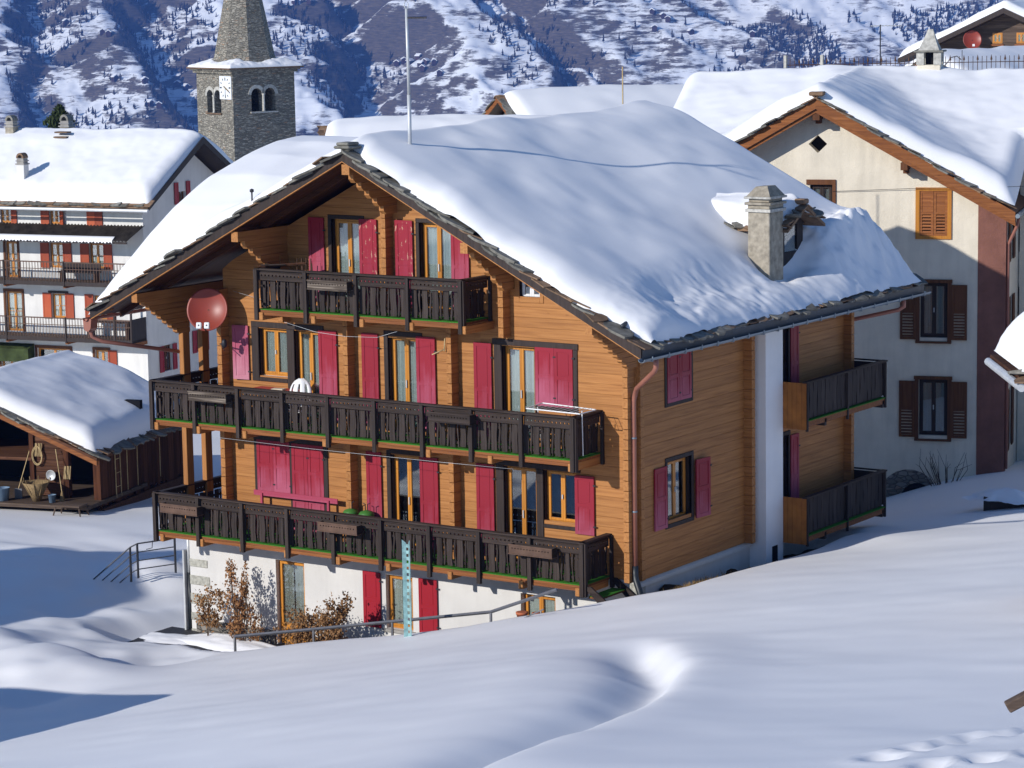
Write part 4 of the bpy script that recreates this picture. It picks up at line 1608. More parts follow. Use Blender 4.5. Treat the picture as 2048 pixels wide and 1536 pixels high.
dm = part_empty('dormer', CH)
DX0, DX1, DYA, DYB = -2.6, -0.05, 6.75, 8.25
dyc = (DYA + DYB) / 2
dz0, dze, dzr = roof_z(-0.1) - .3, 7.50, 7.92
mk('cheek', MB().prism([(DX0, 7.8), (DX1, roof_z(DX1) - .1), (DX1, dze), (DX0, dze)], 'y', DYA + .12, DYA + .2), 'frame_dark', dm)
mk('cheek', MB().prism([(DX0, 7.8), (DX1, roof_z(DX1) - .1), (DX1, dze), (DX0, dze)], 'y', DYB - .2, DYB - .12), 'frame_dark', dm)
mk('front', MB().box(DX1 - .05, DX1, DYA + .2, DYA + .42, dz0, dze).box(DX1 - .05, DX1, DYB - .42, DYB - .2, dz0, dze).box(DX1 - .05, DX1, DYA + .42, DYB - .42, dz0, 6.85), 'frame_dark', dm)
mk('gable', MB().prism([(DYA, dze), (dyc, dzr), (DYB, dze)], 'x', DX1 - .05, DX1), 'frame_dark', dm)
mk('pane', MB().box(DX1 - .04, DX1 - .03, DYA + .42, DYB - .42, 6.85, dze), 'glass', dm)
mk('room', MB().box(DX1 - .3, DX1 - .28, DYA + .2, DYB - .2, dz0, dze), 'interior', dm)
for sy in (-1, 1):
    mk('roof_slope', MB().prism([(dyc, dzr + .1), (dyc + sy * .98, dze - .02), (dyc + sy * .98, dze - .09), (dyc, dzr + .02)], 'x', DX0 - .6, DX1 + .45), 'slate_brown', dm)
for j in range(6):
    inst('slate', slabs[j % 7], dm, (DX1 + .30 - j * .30, DYA - .16, dze + .05), (-.42, 0, j), (.6, .6, .8))
for sy in (-1, 1):
    for j in range(4):
        inst('slate', slabs[(j + 3) % 7], dm, (DX1 + .36, dyc + sy * (.12 + j * .24), dzr + .10 - .42 * (.12 + j * .24)), (-sy * .42, 0, j * 2), (.5, .55, .8))
bevel(mk('ridge_stone', MB().box(DX1 + .15, DX1 + .45, dyc - .13, dyc + .13, dzr + .12, dzr + .25), 'slate_brown', dm), .03)


# ---- cross gable on the left slope
def cross_z(y):
    return np.interp(y, [-2.05, -1.0, 0.2, 1.1, 2.5, 3.9, 5.2, 6.2, 7.2, 8.5, 10.0, 12.2], [5.35, 6.15, 7.0, 7.55, 8.2, 8.6, 8.86, 8.92, 8.86, 8.6, 7.9, 6.3])


cg = part_empty('cross_gable', CH)
mk('gable_wall', MB().prism([(y_, roof_z(-14.5) - .05) for y_ in (11.8, -1.6)] + [(y_, float(cross_z(y_)) - .1) for y_ in np.linspace(-1.6, 11.8, 14)], 'x', -14.55, -14.4), 'honey_y', cg)
gxs = np.linspace(-14.8, XC, 12)
gys = np.linspace(-2.0, 12.1, 40)
GXX, GYY = np.meshgrid(gxs, gys)
grid_obj('roof_deck', GXX, GYY, np.maximum(cross_z(GYY), TOPZ - SL * np.abs(GXX - XC)) - .02, 'slate', cg)


# ---- roof snow
def roof_snow():
    xs_ = np.linspace(XC - EW - .10, XC + EW + .02, 240)
    ys_ = np.linspace(YF + .05, YB - .02, 200)
    X, Y = np.meshgrid(xs_, ys_)
    base = TOPZ - SL * np.abs(X - XC) + .06
    base = np.where(X < XC, np.maximum(base, cross_z(Y) + .06), base)
    # ridge is rounded
    rd = np.abs(X - XC)
    T = 0.46 + 0.20 * fbm(X * .35 + 4, Y * .3, 3) + 0.018 * fbm(X * 1.1, Y * 1.1, 2)
    T = T + 0.18 * np.exp(-((Y - 11.0) / 1.6) ** 2) * np.exp(-((X - XC) / 2.0) ** 2) + 0.10 * np.exp(-((Y + 0.2) / 1.2) ** 2)
    # exposed slates: snow has drawn back from the right verge and eave
    setv = np.where(X > XC, 0.05 + .14 * vnoise(X * 2.3, X * 0 + 3.1) + .28 * sstep(6.0, 7.6, X - XC), 0.10 + .06 * vnoise(X * 2, X * 0))
    setv = setv + .25 * np.exp(-((X - XC - .1) / .35) ** 2)
    dv = Y - YF - setv
    db = YB - Y - .08
    # eaves
    de_r = (XC + EW) - X + 0.04 - .14 * vnoise(Y * 1.7, Y * 0 + 1.3)
    de_l = X - (XC - EW - .06)
    thin = sstep(2.1, 0.9, de_r)
    lump = 0.13 * fbm(X * 1.2 + 9, Y * .8, 2) + .09 * np.abs(fbm(X * 3.1, Y * 3.1 + 4, 3)) * sstep(.1, .5, vnoise(X * .9 + 3, Y * .9) + .35)
    T = T * (1 - .62 * thin * sstep(-1.0, 1.0, Y)) + thin * lump * sstep(-.8, .6, Y)
    # big lumps by the far eave and below the dormer
    T = T + .42 * np.exp(-(((X - .25) / .42) ** 2 + ((Y - 9.2) / 1.2) ** 2)) + .30 * np.exp(-(((X - .1) / .5) ** 2 + ((Y - 11.0) / .9) ** 2)) + .22 * np.exp(-(((X - .35) / .4) ** 2 + ((Y - 10.2) / .5) ** 2))
    far = sstep(4.5, 10.0, Y) * sstep(-.5, 1.5, X - XC)
    T = T + .42 * far * sstep(.1, 1.0, de_r)
    brk = sstep(7.6, 8.6, Y) * np.exp(-((X - .45) / .75) ** 2)
    T = T + brk * (.16 + .30 * np.abs(fbm(X * 2.1 + 1, Y * 2.1, 4)) + .12 * fbm(X * 6, Y * 6, 2))
    # hollow melted round the chimney and in front of the dormer
    T = T - .40 * np.exp(-(((X - .15) / .45) ** 2 + ((Y - 7.2) / .85) ** 2)) - .22 * np.exp(-(((X - .1) / .45) ** 2 + ((Y - 6.2) / .55) ** 2))
    edge = lambda d_, r_: np.sqrt(np.clip(1 - (1 - np.clip(d_ / r_, 0, 1)) ** 2, 0, 1))
    E = edge(dv, .75) * edge(db, .6) * edge(de_r, .35) * edge(de_l, .5)
    Z = base + np.maximum(T, .03) * E - .10 * (E <= 0)
    Z = Z - 0.10 * np.exp(-(rd / .8) ** 2)
    Zc = Z
    rag = .03 * fbm(X * 5, Y * 5, 3) * thin
    return X, Y, Zc + rag, E > -1


X, Y, Z, _mk = roof_snow()
rs = grid_obj('roof_snow', X, Y, Z, 'snow')
tag(rs, 'thick blanket of snow over the slate roof of the timber chalet', 'snow', kind='stuff')


def dormer_cap():
    xs_ = np.linspace(DX0 - 1.3, DX1 + .40, 60)
    ys_ = np.linspace(dyc - .97, dyc + .97, 50)
    X, Y = np.meshgrid(xs_, ys_)
    base = dzr + .07 - .44 * np.abs(Y - dyc)
    edge = lambda d_, r_: np.sqrt(np.clip(1 - (1 - np.clip(d_ / r_, 0, 1)) ** 2, 0, 1))
    E = edge(DX1 + .26 - X + .10 * vnoise(Y * 4, Y * 0), .32) * edge(.90 - np.abs(Y - dyc) + .1 * vnoise(X * 3, X * 0), .36)
    T = .40 + .08 * fbm(X * 1.2, Y * 1.2, 3)
    Zc = base + T * E - .04 - .06 * np.exp(-((Y - dyc) / .4) ** 2)
    return X, Y, Zc


dcap = grid_obj('dormer_snow', *dormer_cap(), 'snow')
tag(dcap, 'rounded cap of snow on the little dormer behind the chimney', 'snow', kind='stuff')

# ------------------------------------------------------------------ antenna mast on the chalet roof
am = thing('antenna_mast', 'tall pale metal antenna mast on the chalet ridge', 'mast', (-6.0, -0.28, 9.75))
mk('pole', MB().tube([(0, 0, -0.3), (0, 0, 1.25)], 0.048, 10).tube([(0, 0, 1.25), (-.02, 0, 3.25)], 0.036, 10), 'metal_pale', am, True)
mk('boom', MB().box(-.06, .55, -.012, .012, 3.02, 3.05), 'metal_dark', am)
for k_ in range(4):
    mk('element', MB().tube([(.12 + k_ * .11, -.16, 3.06), (.12 + k_ * .11, .16, 3.06)], 0.006, 5), 'metal_dark', am)
mk('top_loop', MB().tube([(-.02, 0, 3.2), (-.09, 0, 3.34), (-.03, 0, 3.46), (.04, 0, 3.36), (-.01, 0, 3.2)], 0.012, 6), 'metal_pale', am, True)
am2 = thing('antenna_rod', 'thin short antenna rod at the far end of the chalet ridge', 'antenna', (-7.3, 11.4, 9.9))
mk('pole', MB().tube([(0, 0, 0), (0, 0, 1.35)], 0.018, 6), 'straw', am2, True)
rp = mk('loose_pipe', MB().tube([(0.80, -1.90, 6.10), (0.72, -1.45, 6.16)], 0.05, 10), 'gutter_dark', None, True)
tag(rp, 'short dark pipe lying in snow on the chalet roof corner', 'pipe')
vp_ = mk('roof_vent_cap', MB().tube([(-9.55, -1.85, 8.45), (-9.55, -1.85, 8.72)], 0.02, 6).lathe([(0.0, -.05), (.05, -.03), (.05, .03), (0, .05)], 10, (-9.55, -1.85, 8.76)), 'metal_dark', None, True)
tag(vp_, 'small dark knob sticking out of snow on the chalet verge', 'vent')

# ------------------------------------------------------------------ satellite dish
dn = Vector((0.45, -0.85, 0.30)).normalized()
sd = thing('satellite_dish', 'round rust red satellite dish on the chalet front with two white receivers', 'satellite dish', (-11.95, -0.80, 5.66))
sd.rotation_euler = dn.to_track_quat('Z', 'Y').to_euler()
prof = [(0.515 * t, 0.15 * t * t - .12) for t in np.linspace(0.02, 1, 12)]
vs, fs = [], []
nn = 40
for r_, z in prof + [(p[0] * .99, p[1] - .014) for p in prof[::-1]]:
    for j in range(nn):
        a_ = 2 * math.pi * j / nn
        vs.append((r_ * math.cos(a_), r_ * 1.06 * math.sin(a_), z))
nr = len(prof) * 2
for i in range(nr - 1):
    for j in range(nn):
        fs.append((i * nn + j, i * nn + (j + 1) % nn, (i + 1) * nn + (j + 1) % nn, (i + 1) * nn + j))
fs.append(tuple(range(nn)))
mk('reflector', MB().add(vs, fs), 'dish_red', sd, True)
mk('arm', MB().tube([(0.0, -.55, -.02), (0.0, -.50, .42)], 0.018, 8), 'iron_rust', sd, True)
for x in (-.10, .10):
    lb = bevel(mk('receiver', MB().box(x - .065, x + .065, -.56, -.40, .38, .48), 'white_plastic', sd), .015)
    mk('lens', MB().lathe([(.02, 0), (.02, -.012)], 10, (x, -.48, .482)), 'black', lb)
mk('bracket', MB().tube([(0, 0, -.12), (0.0, .05, -.42)], 0.03, 8).tube([(0.0, -.3, -.08), (0.0, .05, -.42)], 0.018, 6), 'iron_rust', sd, True)

# lamp arm beside the half open pink shutter
lm = thing('wall_lamp', 'dark bracket lamp by the faded pink shutter', 'lamp', (-11.95, -0.36, 4.75))
mk('arm', MB().tube([(0, 0, 0), (.32, -.22, .05)], .018, 6).tube([(.12, -.08, 0), (.32, -.22, -.12)], .012, 6), 'metal_dark', lm)
mk('head', MB().lathe([(.03, .12), (.06, .08), (.07, -.06), (.02, -.1)], 10, (.34, -.24, .05)), 'metal_dark', lm, True)


# ------------------------------------------------------------------ planters on the rails
def planter(x, z, y, L, label, m):
    t = thing('planter_box', label, 'planter', (x, y, z), 0, 'flower boxes hung on the balcony rails')
    fb = mk('front_board', hole_rail(L, .20, .025, .082, .018), m, t)
    mk('back_board', MB().box(0, L, .20, .225, 0, .2), 'dark_x', t)
    for xx in (0.0, L - .025):
        mk('end_board', MB().box(xx, xx + .025, .0255, .1995, 0, .2), 'dark_y', t)
    mk('base_board', MB().box(-.015, L + .015, -.01, .24, -.022, -.002), m, t)
    mk('rim', MB().box(-.01, L + .01, -.014, .0, .185, .215), m, t)
    mk('soil', MB().box(.026, L - .026, .026, .199, .002, .15), 'earth', t)
    return t


planter(-12.05, 3.50, -1.52, 1.20, 'peeling weathered planter box on the middle balcony rail near the loggia', 'planter_worn')
planter(-4.75, 3.53, -1.52, 1.18, 'dark planter box on the middle balcony rail below the drying rack side', 'dark_x')
planter(-8.25, 6.44, -1.47, 1.18, 'peeling weathered planter box on the top balcony rail', 'planter_worn')
planter(-13.1, 0.58, -1.52, 1.20, 'brown planter box on the lower balcony rail at the loggia corner', 'slat_brown')
planter(-8.1, 0.60, -1.52, 1.18, 'brown planter box on the lower balcony rail in front of the pink bench end', 'slat_brown')
planter(-2.55, 0.62, -1.52, 1.18, 'brown planter box on the lower balcony rail at the window end', 'slat_brown')

# ------------------------------------------------------------------ furniture on the balconies
tb = thing('balcony_table', 'red topped table under the middle floor window', 'table', (-10.2, -0.45, 2.87))
bevel(mk('table_top', MB().box(-.68, .68, -.34, .34, .80, .86), 'red_top', tb), .01)
for sx in (-1, 1):
    for sy in (-1, 1):
        mk('leg', MB().box(sx * .6 - .03, sx * .6 + .03, sy * .28 - .03, sy * .28 + .03, 0, .80), 'brown_z', tb)
bk = bevel(mk('folded_paper', MB().box(-.16, .16, -.1, .1, 0, .035), 'paper', None, False, (-10.05, -0.45, 3.731), (0, 0, .2)), .005)
tag(bk, 'cream folded paper lying on the red balcony table', 'paper')
wc_ = thing('garden_chair', 'white plastic garden chair leaning by the red table', 'chair', (-9.32, -0.62, 2.87), 20)
vs, fs = [], []
nx_, nz_ = 12, 10
for i in range(nz_ + 1):
    for j in range(nx_ + 1):
        u, v = j / nx_ * 2 - 1, i / nz_
        wdt = .29 * math.sqrt(max(.05, 1 - max(0, v - .45) ** 2 / .31))
        vs.append((u * wdt, .10 + .07 * u * u + .16 * v, .50 + .68 * v))
for i in range(nz_):
    for j in range(nx_):
        if not (j % 4 == 1 and 1 < i < nz_ - 2 and j not in (0, nx_)):
            a_ = i * (nx_ + 1) + j
            fs.append((a_, a_ + 1, a_ + nx_ + 2, a_ + nx_ + 1))
br = mk('backrest', MB().add(vs, fs), 'white_plastic', wc_, True)
sm_ = br.modifiers.new('solid', 'SOLIDIFY')
sm_.thickness = .02
bevel(mk('seat', MB().box(-.25, .25, -.33, .14, .42, .45), 'white_plastic', wc_), .012)
for sx in (-1, 1):
    mk('armrest', MB().tube([(sx * .28, .12, .66), (sx * .31, -.1, .66), (sx * .30, -.3, .62)], .022, 6), 'white_plastic', wc_, True)
    mk('leg', MB().tube([(sx * .30, -.3, .62), (sx * .28, -.33, 0)], .02, 6), 'white_plastic', wc_, True)
    mk('leg', MB().tube([(sx * .26, .14, .5), (sx * .28, .3, 0)], .02, 6), 'white_plastic', wc_, True)

bn = thing('pink_bench', 'long faded crimson bench against the closed shutters on the lower balcony', 'bench', (-9.75, -0.40, 0.01))
for k_, (z, y) in enumerate(((.98, .12), (.82, .10))):
    bevel(mk('back_slat', MB().box(-1.32, 1.32, y - .015, y + .015, z, z + .13), 'bench_paint', bn), .006) if k_ == 0 else None
for k_ in range(3):
    bevel(mk('seat_slat', MB().box(-1.32, 1.32, -.25 + k_ * .12, -.15 + k_ * .12, .46, .49), 'bench_paint', bn), .006)
for x in (-1.05, 1.05):
    mk('leg', MB().box(x - .03, x + .03, .07, .13, 0, 1.05), 'bench_paint', bn)
    mk('leg', MB().box(x - .03, x + .03, -.24, -.17, 0, .46), 'bench_paint', bn)
    mk('armrest', MB().box(x - .03, x + .03, -.24, .07, .66, .70), 'bench_paint', bn)

for i, (x, lab) in enumerate(((-7.98, 'green painted round seat with wire handle left of a log wall end'), (-7.5, 'green painted round seat with wire handle beside the narrow crimson shutter'))):
    g_ = thing('green_stool', lab, 'stool', (x, -0.35, 0.01), 0, 'green stools on the lower balcony')
    mk('seat', MB().lathe([(.19, .78), (.20, .83), (.16, .89), (.05, .93), (0.01, .935)], 16), 'green_paint', g_, True)
    mk('column', MB().lathe([(.17, 0), (.15, .05), (.05, .1), (.05, .78)], 12), 'green_paint', g_, True)
    mk('handle', MB().tube([(-.03, 0, .92), (-.03, 0, 1.08), (-.1, 0, 1.10)], .012, 6).tube([(.04, 0, .92), (.04, 0, 1.08), (.12, 0, 1.12)], .012, 6), 'metal_dark', g_)

# drying rack laid over the rail
dr = thing('drying_rack', 'white wire drying rack laid flat across the balcony corner', 'drying rack', (-1.45, -0.98, 3.97), 0)
mk('frame', MB().tube([(-.72, -.28, 0), (.72, -.28, -.02), (.78, .30, .0), (-.66, .30, .05), (-.72, -.28, 0)], .014, 6), 'white_plastic', dr)
for k_ in range(9):
    t = -0.6 + k_ * .15
    mk('wire', MB().tube([(t, -.28, 0), (t + .06, .30, .03)], .006, 5), 'white_plastic', dr)
mk('leg', MB().tube([(-.6, .0, .0), (-.55, .1, -1.05)], .012, 6), 'white_plastic', dr)
mk('leg', MB().tube([(.6, .0, .0), (.55, .1, -1.05)], .012, 6), 'white_plastic', dr)

# broken wooden rack on the top balcony
wr = thing('sledge_rack', 'broken dark wooden rack leaning over the top balcony end', 'rack', (-9.35, -0.75, 5.84), 0)
mk('beam', MB().tube([(-.75, -.25, 1.0), (.45, .1, 1.10)], .035, 6), 'barn_x', wr)
mk('beam', MB().tube([(-.6, -.35, 1.05), (-.05, -.1, 1.06)], .02, 6), 'dark_x', wr)
for k_ in range(4):
    mk('tine', MB().tube([(.15 + k_ * .14, .1, .75), (.18 + k_ * .14, .08, 1.22)], .014, 5), 'iron_rust', wr)
for k_ in range(2):
    mk('prop', MB().tube([(.3 + k_ * .3, .1, 1.1), (.45 + k_ * .2, .12, 0)], .02, 5), 'iron_rust', wr)


# ------------------------------------------------------------------ washing lines strung along the front
def line(pts, lab):
    o = mk('washing_line', MB().tube(pts, .0042, 5), 'metal_pale', None, True)
    return tag(o, lab, 'line', 'washing lines along the chalet front')


line([(-9.2, -1.2, 5.55), (-8.4, -1.0, 5.33), (-7.6, -.9, 5.26), (-6.6, -.95, 5.30), (-5.9, -1.1, 5.5)], 'slack line hanging below the top balcony')
line([(-11.6, -1.2, 2.55), (-8.5, -1.18, 2.50), (-5.0, -1.18, 2.50), (-2.6, -1.2, 2.52)], 'taut line stretched under the middle balcony')
line([(-11.7, -.1, 6.07), (-10.05, -.9, 6.0)], 'short cable from the satellite dish to the top balcony')
dl = mk('line_holder', MB().tube([(-5.05, -.36, 5.30), (-5.03, -.42, 5.0)], .018, 5).tube([(-5.04, -.38, 5.05), (-5.3, -.55, 4.92)], .014, 5), 'straw', None, True)
tag(dl, 'pale wooden peg arm on the log end under the top balcony', 'holder')

# ------------------------------------------------------------------ teal slotted post in the snow
tp = thing('slotted_post', 'tall teal slotted steel post standing in the snow before the terrace', 'post', (-3.35, -4.35, gh(-3.35, -4.35) - .3), 0)
for sx in (-1, 1):
    mk('flange', MB().add([(sx * .03, 0, 0), (sx * .10, -.06, 0), (sx * .11, -.05, 0), (sx * .04, .02, 0), (sx * .03, 0, 2.42), (sx * .10, -.06, 2.5), (sx * .11, -.05, 2.5), (sx * .04, .02, 2.42)],
                          [(0, 3, 2, 1), (4, 5, 6, 7), (0, 1, 5, 4), (1, 2, 6, 5), (2, 3, 7, 6), (3, 0, 4, 7)]), 'teal_paint', tp)
mb = MB()
z = 0.0
for k_ in range(17):
    mb2 = MB().box(-.035, .035, .0, .014, k_ * .145, k_ * .145 + .075)
    mk('web_bar', mb2, 'teal_paint', tp)

# ------------------------------------------------------------------ terrace railing
tr_ = thing('terrace_railing', 'grey steel handrail rising along the terrace in front of the bushes', 'railing')
PT = [(-9.3, -3.3), (-6.9, -3.3), (-4.6, -3.3), (-1.85, -3.3), (-0.15, -3.2)]
ZT = [-1.80, -1.33, -0.87, -0.32, 0.36]
for (x, y), z in zip(PT[:4], ZT):
    mk('post', MB().box(x - .025, x + .025, y - .02, y + .02, z - 1.05, z), 'metal_grey', tr_)
for i in range(4):
    a_, b_ = PT[i], PT[i + 1]
    mk('handrail', MB().tube([(a_[0], a_[1], ZT[i]), (b_[0], b_[1], ZT[i + 1])], .038, 4), 'metal_grey', tr_)
    mk('lower_rail', MB().tube([(a_[0], a_[1], ZT[i] - .48), (b_[0] - (.35 if i == 3 else 0), b_[1], ZT[i + 1] - .48)], .018, 6), 'metal_grey', tr_)

# step railing on the far left
sr = thing('step_railing', 'dark blue grey railing of the snowed up steps left of the chalet', 'railing')
RP = [(-17.95, 0.95), (-17.02, 1.62), (-16.85, 1.72), (-16.02, 2.3)]
RZ = [-2.3, -1.33, -1.23, -1.10]
for k_ in range(4):
    dz = k_ * .235
    if k_ == 0:
        pts = [(RP[i][0], RP[i][1], RZ[i]) for i in range(4)]
    else:
        t = k_ * .22
        pts = [(RP[0][0] + .93 * t, RP[0][1] + .67 * t, RZ[0] + .97 * t - dz)] + [(RP[i][0], RP[i][1], RZ[i] - dz) for i in range(1, 4)]
    mk('rail', MB().tube(pts, .021 if k_ == 0 else .016, 6), 'metal_dark', sr)
for i in (1, 2, 3):
    mk('post', MB().box(RP[i][0] - .022, RP[i][0] + .022, RP[i][1] - .022, RP[i][1] + .022, RZ[i] - .95, RZ[i]), 'metal_dark', sr)
mk('hook', MB().tube([(-16.5, 1.95, -1.15), (-16.48, 1.9, -1.34), (-16.62, 1.82, -1.38)], .012, 5), 'metal_dark', sr)
o = bevel(mk('snow_board', MB().box(-13.72, -13.66, -.05, .25, -2.9, -0.75), 'metal_pale', None), .01)
tag(o, 'tall pale board standing at the left corner of the white wall', 'board')


# ------------------------------------------------------------------ shrubs with dry brown leaves
def shrub(label, x, y, z, blobs, seed, nleaf=900, m='leaf_brown'):
    q = random.Random(seed)
    t = thing('dry_shrub', label, 'shrub', (x, y, z), 0, 'dry brown shrubs along the white wall')
    tw = MB()
    leaf = MB()
    for (bx_, by_, bz_, rx, ry, rz_) in blobs:
        for k_ in range(5):
            p = Vector((bx_ + q.uniform(-.6, .6) * rx, by_ + q.uniform(-.6, .6) * ry, bz_ + q.uniform(-.2, .8) * rz_))
            tw.tube([(bx_ * .35 + q.uniform(-.06, .06), by_ * .35, 0), (bx_ * .7 + q.uniform(-.1, .1), by_ * .7, bz_ * .5), p], [.012, .009, .004], 5)
    tot = sum(b[3] * b[5] for b in blobs)
    for (bx_, by_, bz_, rx, ry, rz_) in blobs:
        n = int(nleaf * rx * rz_ / tot)
        clumps = [(q.gauss(0, .45), q.gauss(0, .45), q.gauss(0, .45)) for _ in range(14)]
        for k_ in range(n):
            c0 = clumps[q.randrange(14)]
            p = Vector((bx_ + (c0[0] + q.gauss(0, .2)) * rx, by_ + (c0[1] + q.gauss(0, .2)) * ry, max(.05, bz_ + (c0[2] + q.gauss(0, .2)) * rz_)))
            s = q.uniform(.028, .056)
            e = Euler((q.uniform(0, 6.3), q.uniform(0, 6.3), q.uniform(0, 6.3)))
            pts = [p + e.to_matrix() @ Vector(v_) for v_ in ((-s, 0, 0), (0, -s * .6, s * .2), (s, 0, 0), (0, s * .6, s * .2))]
            leaf.add(pts, [(0, 1, 2, 3)])
    mk('twigs', tw, 'twig', t)
    lf = mk('foliage', leaf, m, t)
    lf['kind'] = 'stuff'
    return t


TB = -2.9
shrub('tall dry brown shrub with a leaning top beside the glazed door', -11.25, -0.75, TB, [(0.0, 0, .75, .52, .35, .75), (-.05, 0, 1.45, .35, .25, .45), (-.25, 0, 1.95, .28, .15, .3), (.2, 0, 1.7, .16, .1, .4)], 1, 1500, 'leaf_rust')
shrub('low round brown shrub at the quoined left corner of the wall', -12.35, -0.72, TB + .1, [(0, 0, .75, .48, .35, .5)], 2, 800)
shrub('broad dry brown shrub between the two ground floor windows', -8.75, -1.1, terrace_z(-8.75), [(0, 0, .85, .62, .35, .6), (-.5, 0, .6, .35, .2, .6), (.35, 0, .7, .45, .3, .6), (-.1, 0, .35, .8, .3, .4)], 3, 2400)
shrub('dark brown shrub leaning over the left crimson ground floor shutter', -7.85, -1.1, terrace_z(-7.85), [(0, 0, .95, .42, .3, .5), (-.2, 0, .45, .5, .3, .5)], 4, 1300)

# dry grass at the side wall
gm = MB()
q = random.Random(9)
for k_ in range(900):
    x, y = q.uniform(.55, 1.15), q.gauss(1.35, .55)
    z = -.42
    h = q.uniform(.08, .22)
    a_ = q.uniform(0, 6.3)
    dx, dy = .012 * math.cos(a_), .012 * math.sin(a_)
    gm.add([(x - dx, y - dy, z), (x + dx, y + dy, z), (x + q.uniform(-.1, .1), y + q.uniform(-.1, .1), z + h)], [(0, 1, 2)])
go = mk('dry_grass', gm, 'grass_dry')
tag(go, 'tuft of dry straw coloured grass on the melted earth strip', 'grass', kind='stuff')
rng2 = random.Random(4)
for k_, (x, y, s, lab) in enumerate(((.25, 1.1, .3, 'larger dark boulder against the chalet side plinth'), (.45, 3.6, .16, 'small dark stone in the earth strip by the side plinth'))):
    vs = []
    bm = bmesh.new()
    bmesh.ops.create_icosphere(bm, subdivisions=2, radius=s)
    for v_ in bm.verts:
        v_.co *= 1 + .25 * rng2.uniform(-1, 1)
        v_.co.z *= .8
    me = bpy.data.meshes.new('boulder')
    bm.to_mesh(me)
    bm.free()
    me.materials.append(MATS['earth'])
    tag(inst('boulder', me, None, (x, y, -.55)), lab, 'boulder')

# terracotta pots by the small window
for i, (x, y, s, lab) in enumerate(((-1.75, -2.2, .13, 'upturned terracotta pot with snow on it by the handrail end'), (-1.5, -2.0, .09, 'small terracotta pot behind the snow bank'))):
    z = terrace_z(np.array([x]))[0]
    t = thing('flower_pot', lab, 'pot', (x, y, z))
    mk('stand', MB().lathe([(.12, 0), (.10, .6)], 10), 'concrete', t, True)
    mk('pot', MB().lathe([(s * .7, .6), (s, .6 + s * 1.5), (s * 1.1, .6 + s * 1.5), (s * 1.1, .6 + s * 1.9), (s * .9, .6 + s * 1.9)], 14), 'terracotta', t, True)

# ------------------------------------------------------------------ neighbours
def snow_slab(name, parent_thing, poly_fn, xs_, ys_, label, thick=.5, round_=.5, seed=0, m='snow', rough=0.0):
    """snow blanket over a roof: poly_fn(X, Y) gives the roof surface in local coordinates"""
    X, Y = np.meshgrid(xs_, ys_)
    base = poly_fn(X, Y)
    edge = lambda d_, r_: np.sqrt(np.clip(1 - (1 - np.clip(d_ / r_, 0, 1)) ** 2, 0, 1))
    w_ = .10 * vnoise(X * 1.3 + seed, Y * 1.3)
    E = edge(X - xs_[0] + w_ * 0, round_) * edge(xs_[-1] - X, round_) * edge(Y - ys_[0], round_) * edge(ys_[-1] - Y, round_)
    T = thick * (1 + .28 * fbm(X * .4 + seed, Y * .4 + seed, 3)) + rough * fbm(X * 3, Y * 3, 3)
    Zs = base + T * E - .02
    o = grid_obj(name, X, Y, Zs, m)
    o.location = parent_thing.location
    o.rotation_euler = parent_thing.rotation_euler
    return tag(o, label, 'snow', kind='stuff')


def box_wall(x0, x1, y0, y1, z0, z1):
    return MB().box(x0, x1, y0, y1, z0, z1)


def rects_wall(a, b, z0, z1, holes, th, axis='x', at=0.0, sign=1):
    """wall panel with real rectangular openings, built as a grid of boxes"""
    us = sorted({a, b} | {h[0] for h in holes} | {h[1] for h in holes})
    zs2 = sorted({z0, z1} | {h[2] for h in holes} | {h[3] for h in holes})
    mb = MB()
    for u0, u1 in zip(us, us[1:]):
        run = None
        for c, d in zip(zs2, zs2[1:]):
            um, zm = (u0 + u1) / 2, (c + d) / 2
            hole = any(h[0] < um < h[1] and h[2] < zm < h[3] for h in holes)
            if not hole:
                run = (run[0], d) if run else (c, d)
            if (hole or d == zs2[-1]) and run:
                v0, v1 = sorted((at, at + sign * th))
                if axis == 'x':
                    mb.box(u0, u1, v0, v1, run[0], run[1])
                else:
                    mb.box(v0, v1, u0, u1, run[0], run[1])
                run = None
    return mb


def simple_shutter(x, z0, w_, h, parent, m, y=-.06, axis='x', ang=0, louvre=False, boards=2):
    key = ('s', round(w_, 2), round(h, 2), m, louvre)
    if key not in _sh:
        mb = MB()
        s = .07
        mb.box(0, s, 0, .035, 0, h).box(w_ - s, w_, 0, .035, 0, h).box(s, w_ - s, .0005, .035, 0, s).box(s, w_ - s, .0005, .035, h - s, h).box(s, w_ - s, .0005, .035, h * .5 - s / 2, h * .5 + s / 2)
        if louvre:
            mb.box(s, w_ - s, .014, .03, h * .5 + s / 2, h - s)
            n = max(3, int((h * .5 - s) / .09))
            for i in range(n):
                zz = s + (h * .5 - 1.5 * s) * (i + .5) / n
                mb.prism([(.003, zz - .035), (.008, zz - .035), (.03, zz + .02), (.025, zz + .02)], 'x', s, w_ - s)
        else:
            mb.box(s, w_ - s, .012, .03, s, h - s)
        _sh[key] = mesh_m('shutter', mb, m)
    if axis == 'x':
        return inst('shutter', _sh[key], parent, (x, y, z0), (0, 0, R(ang)))
    return inst('shutter', _sh[key], parent, (-y, x, z0), (0, 0, R(90 + ang)))


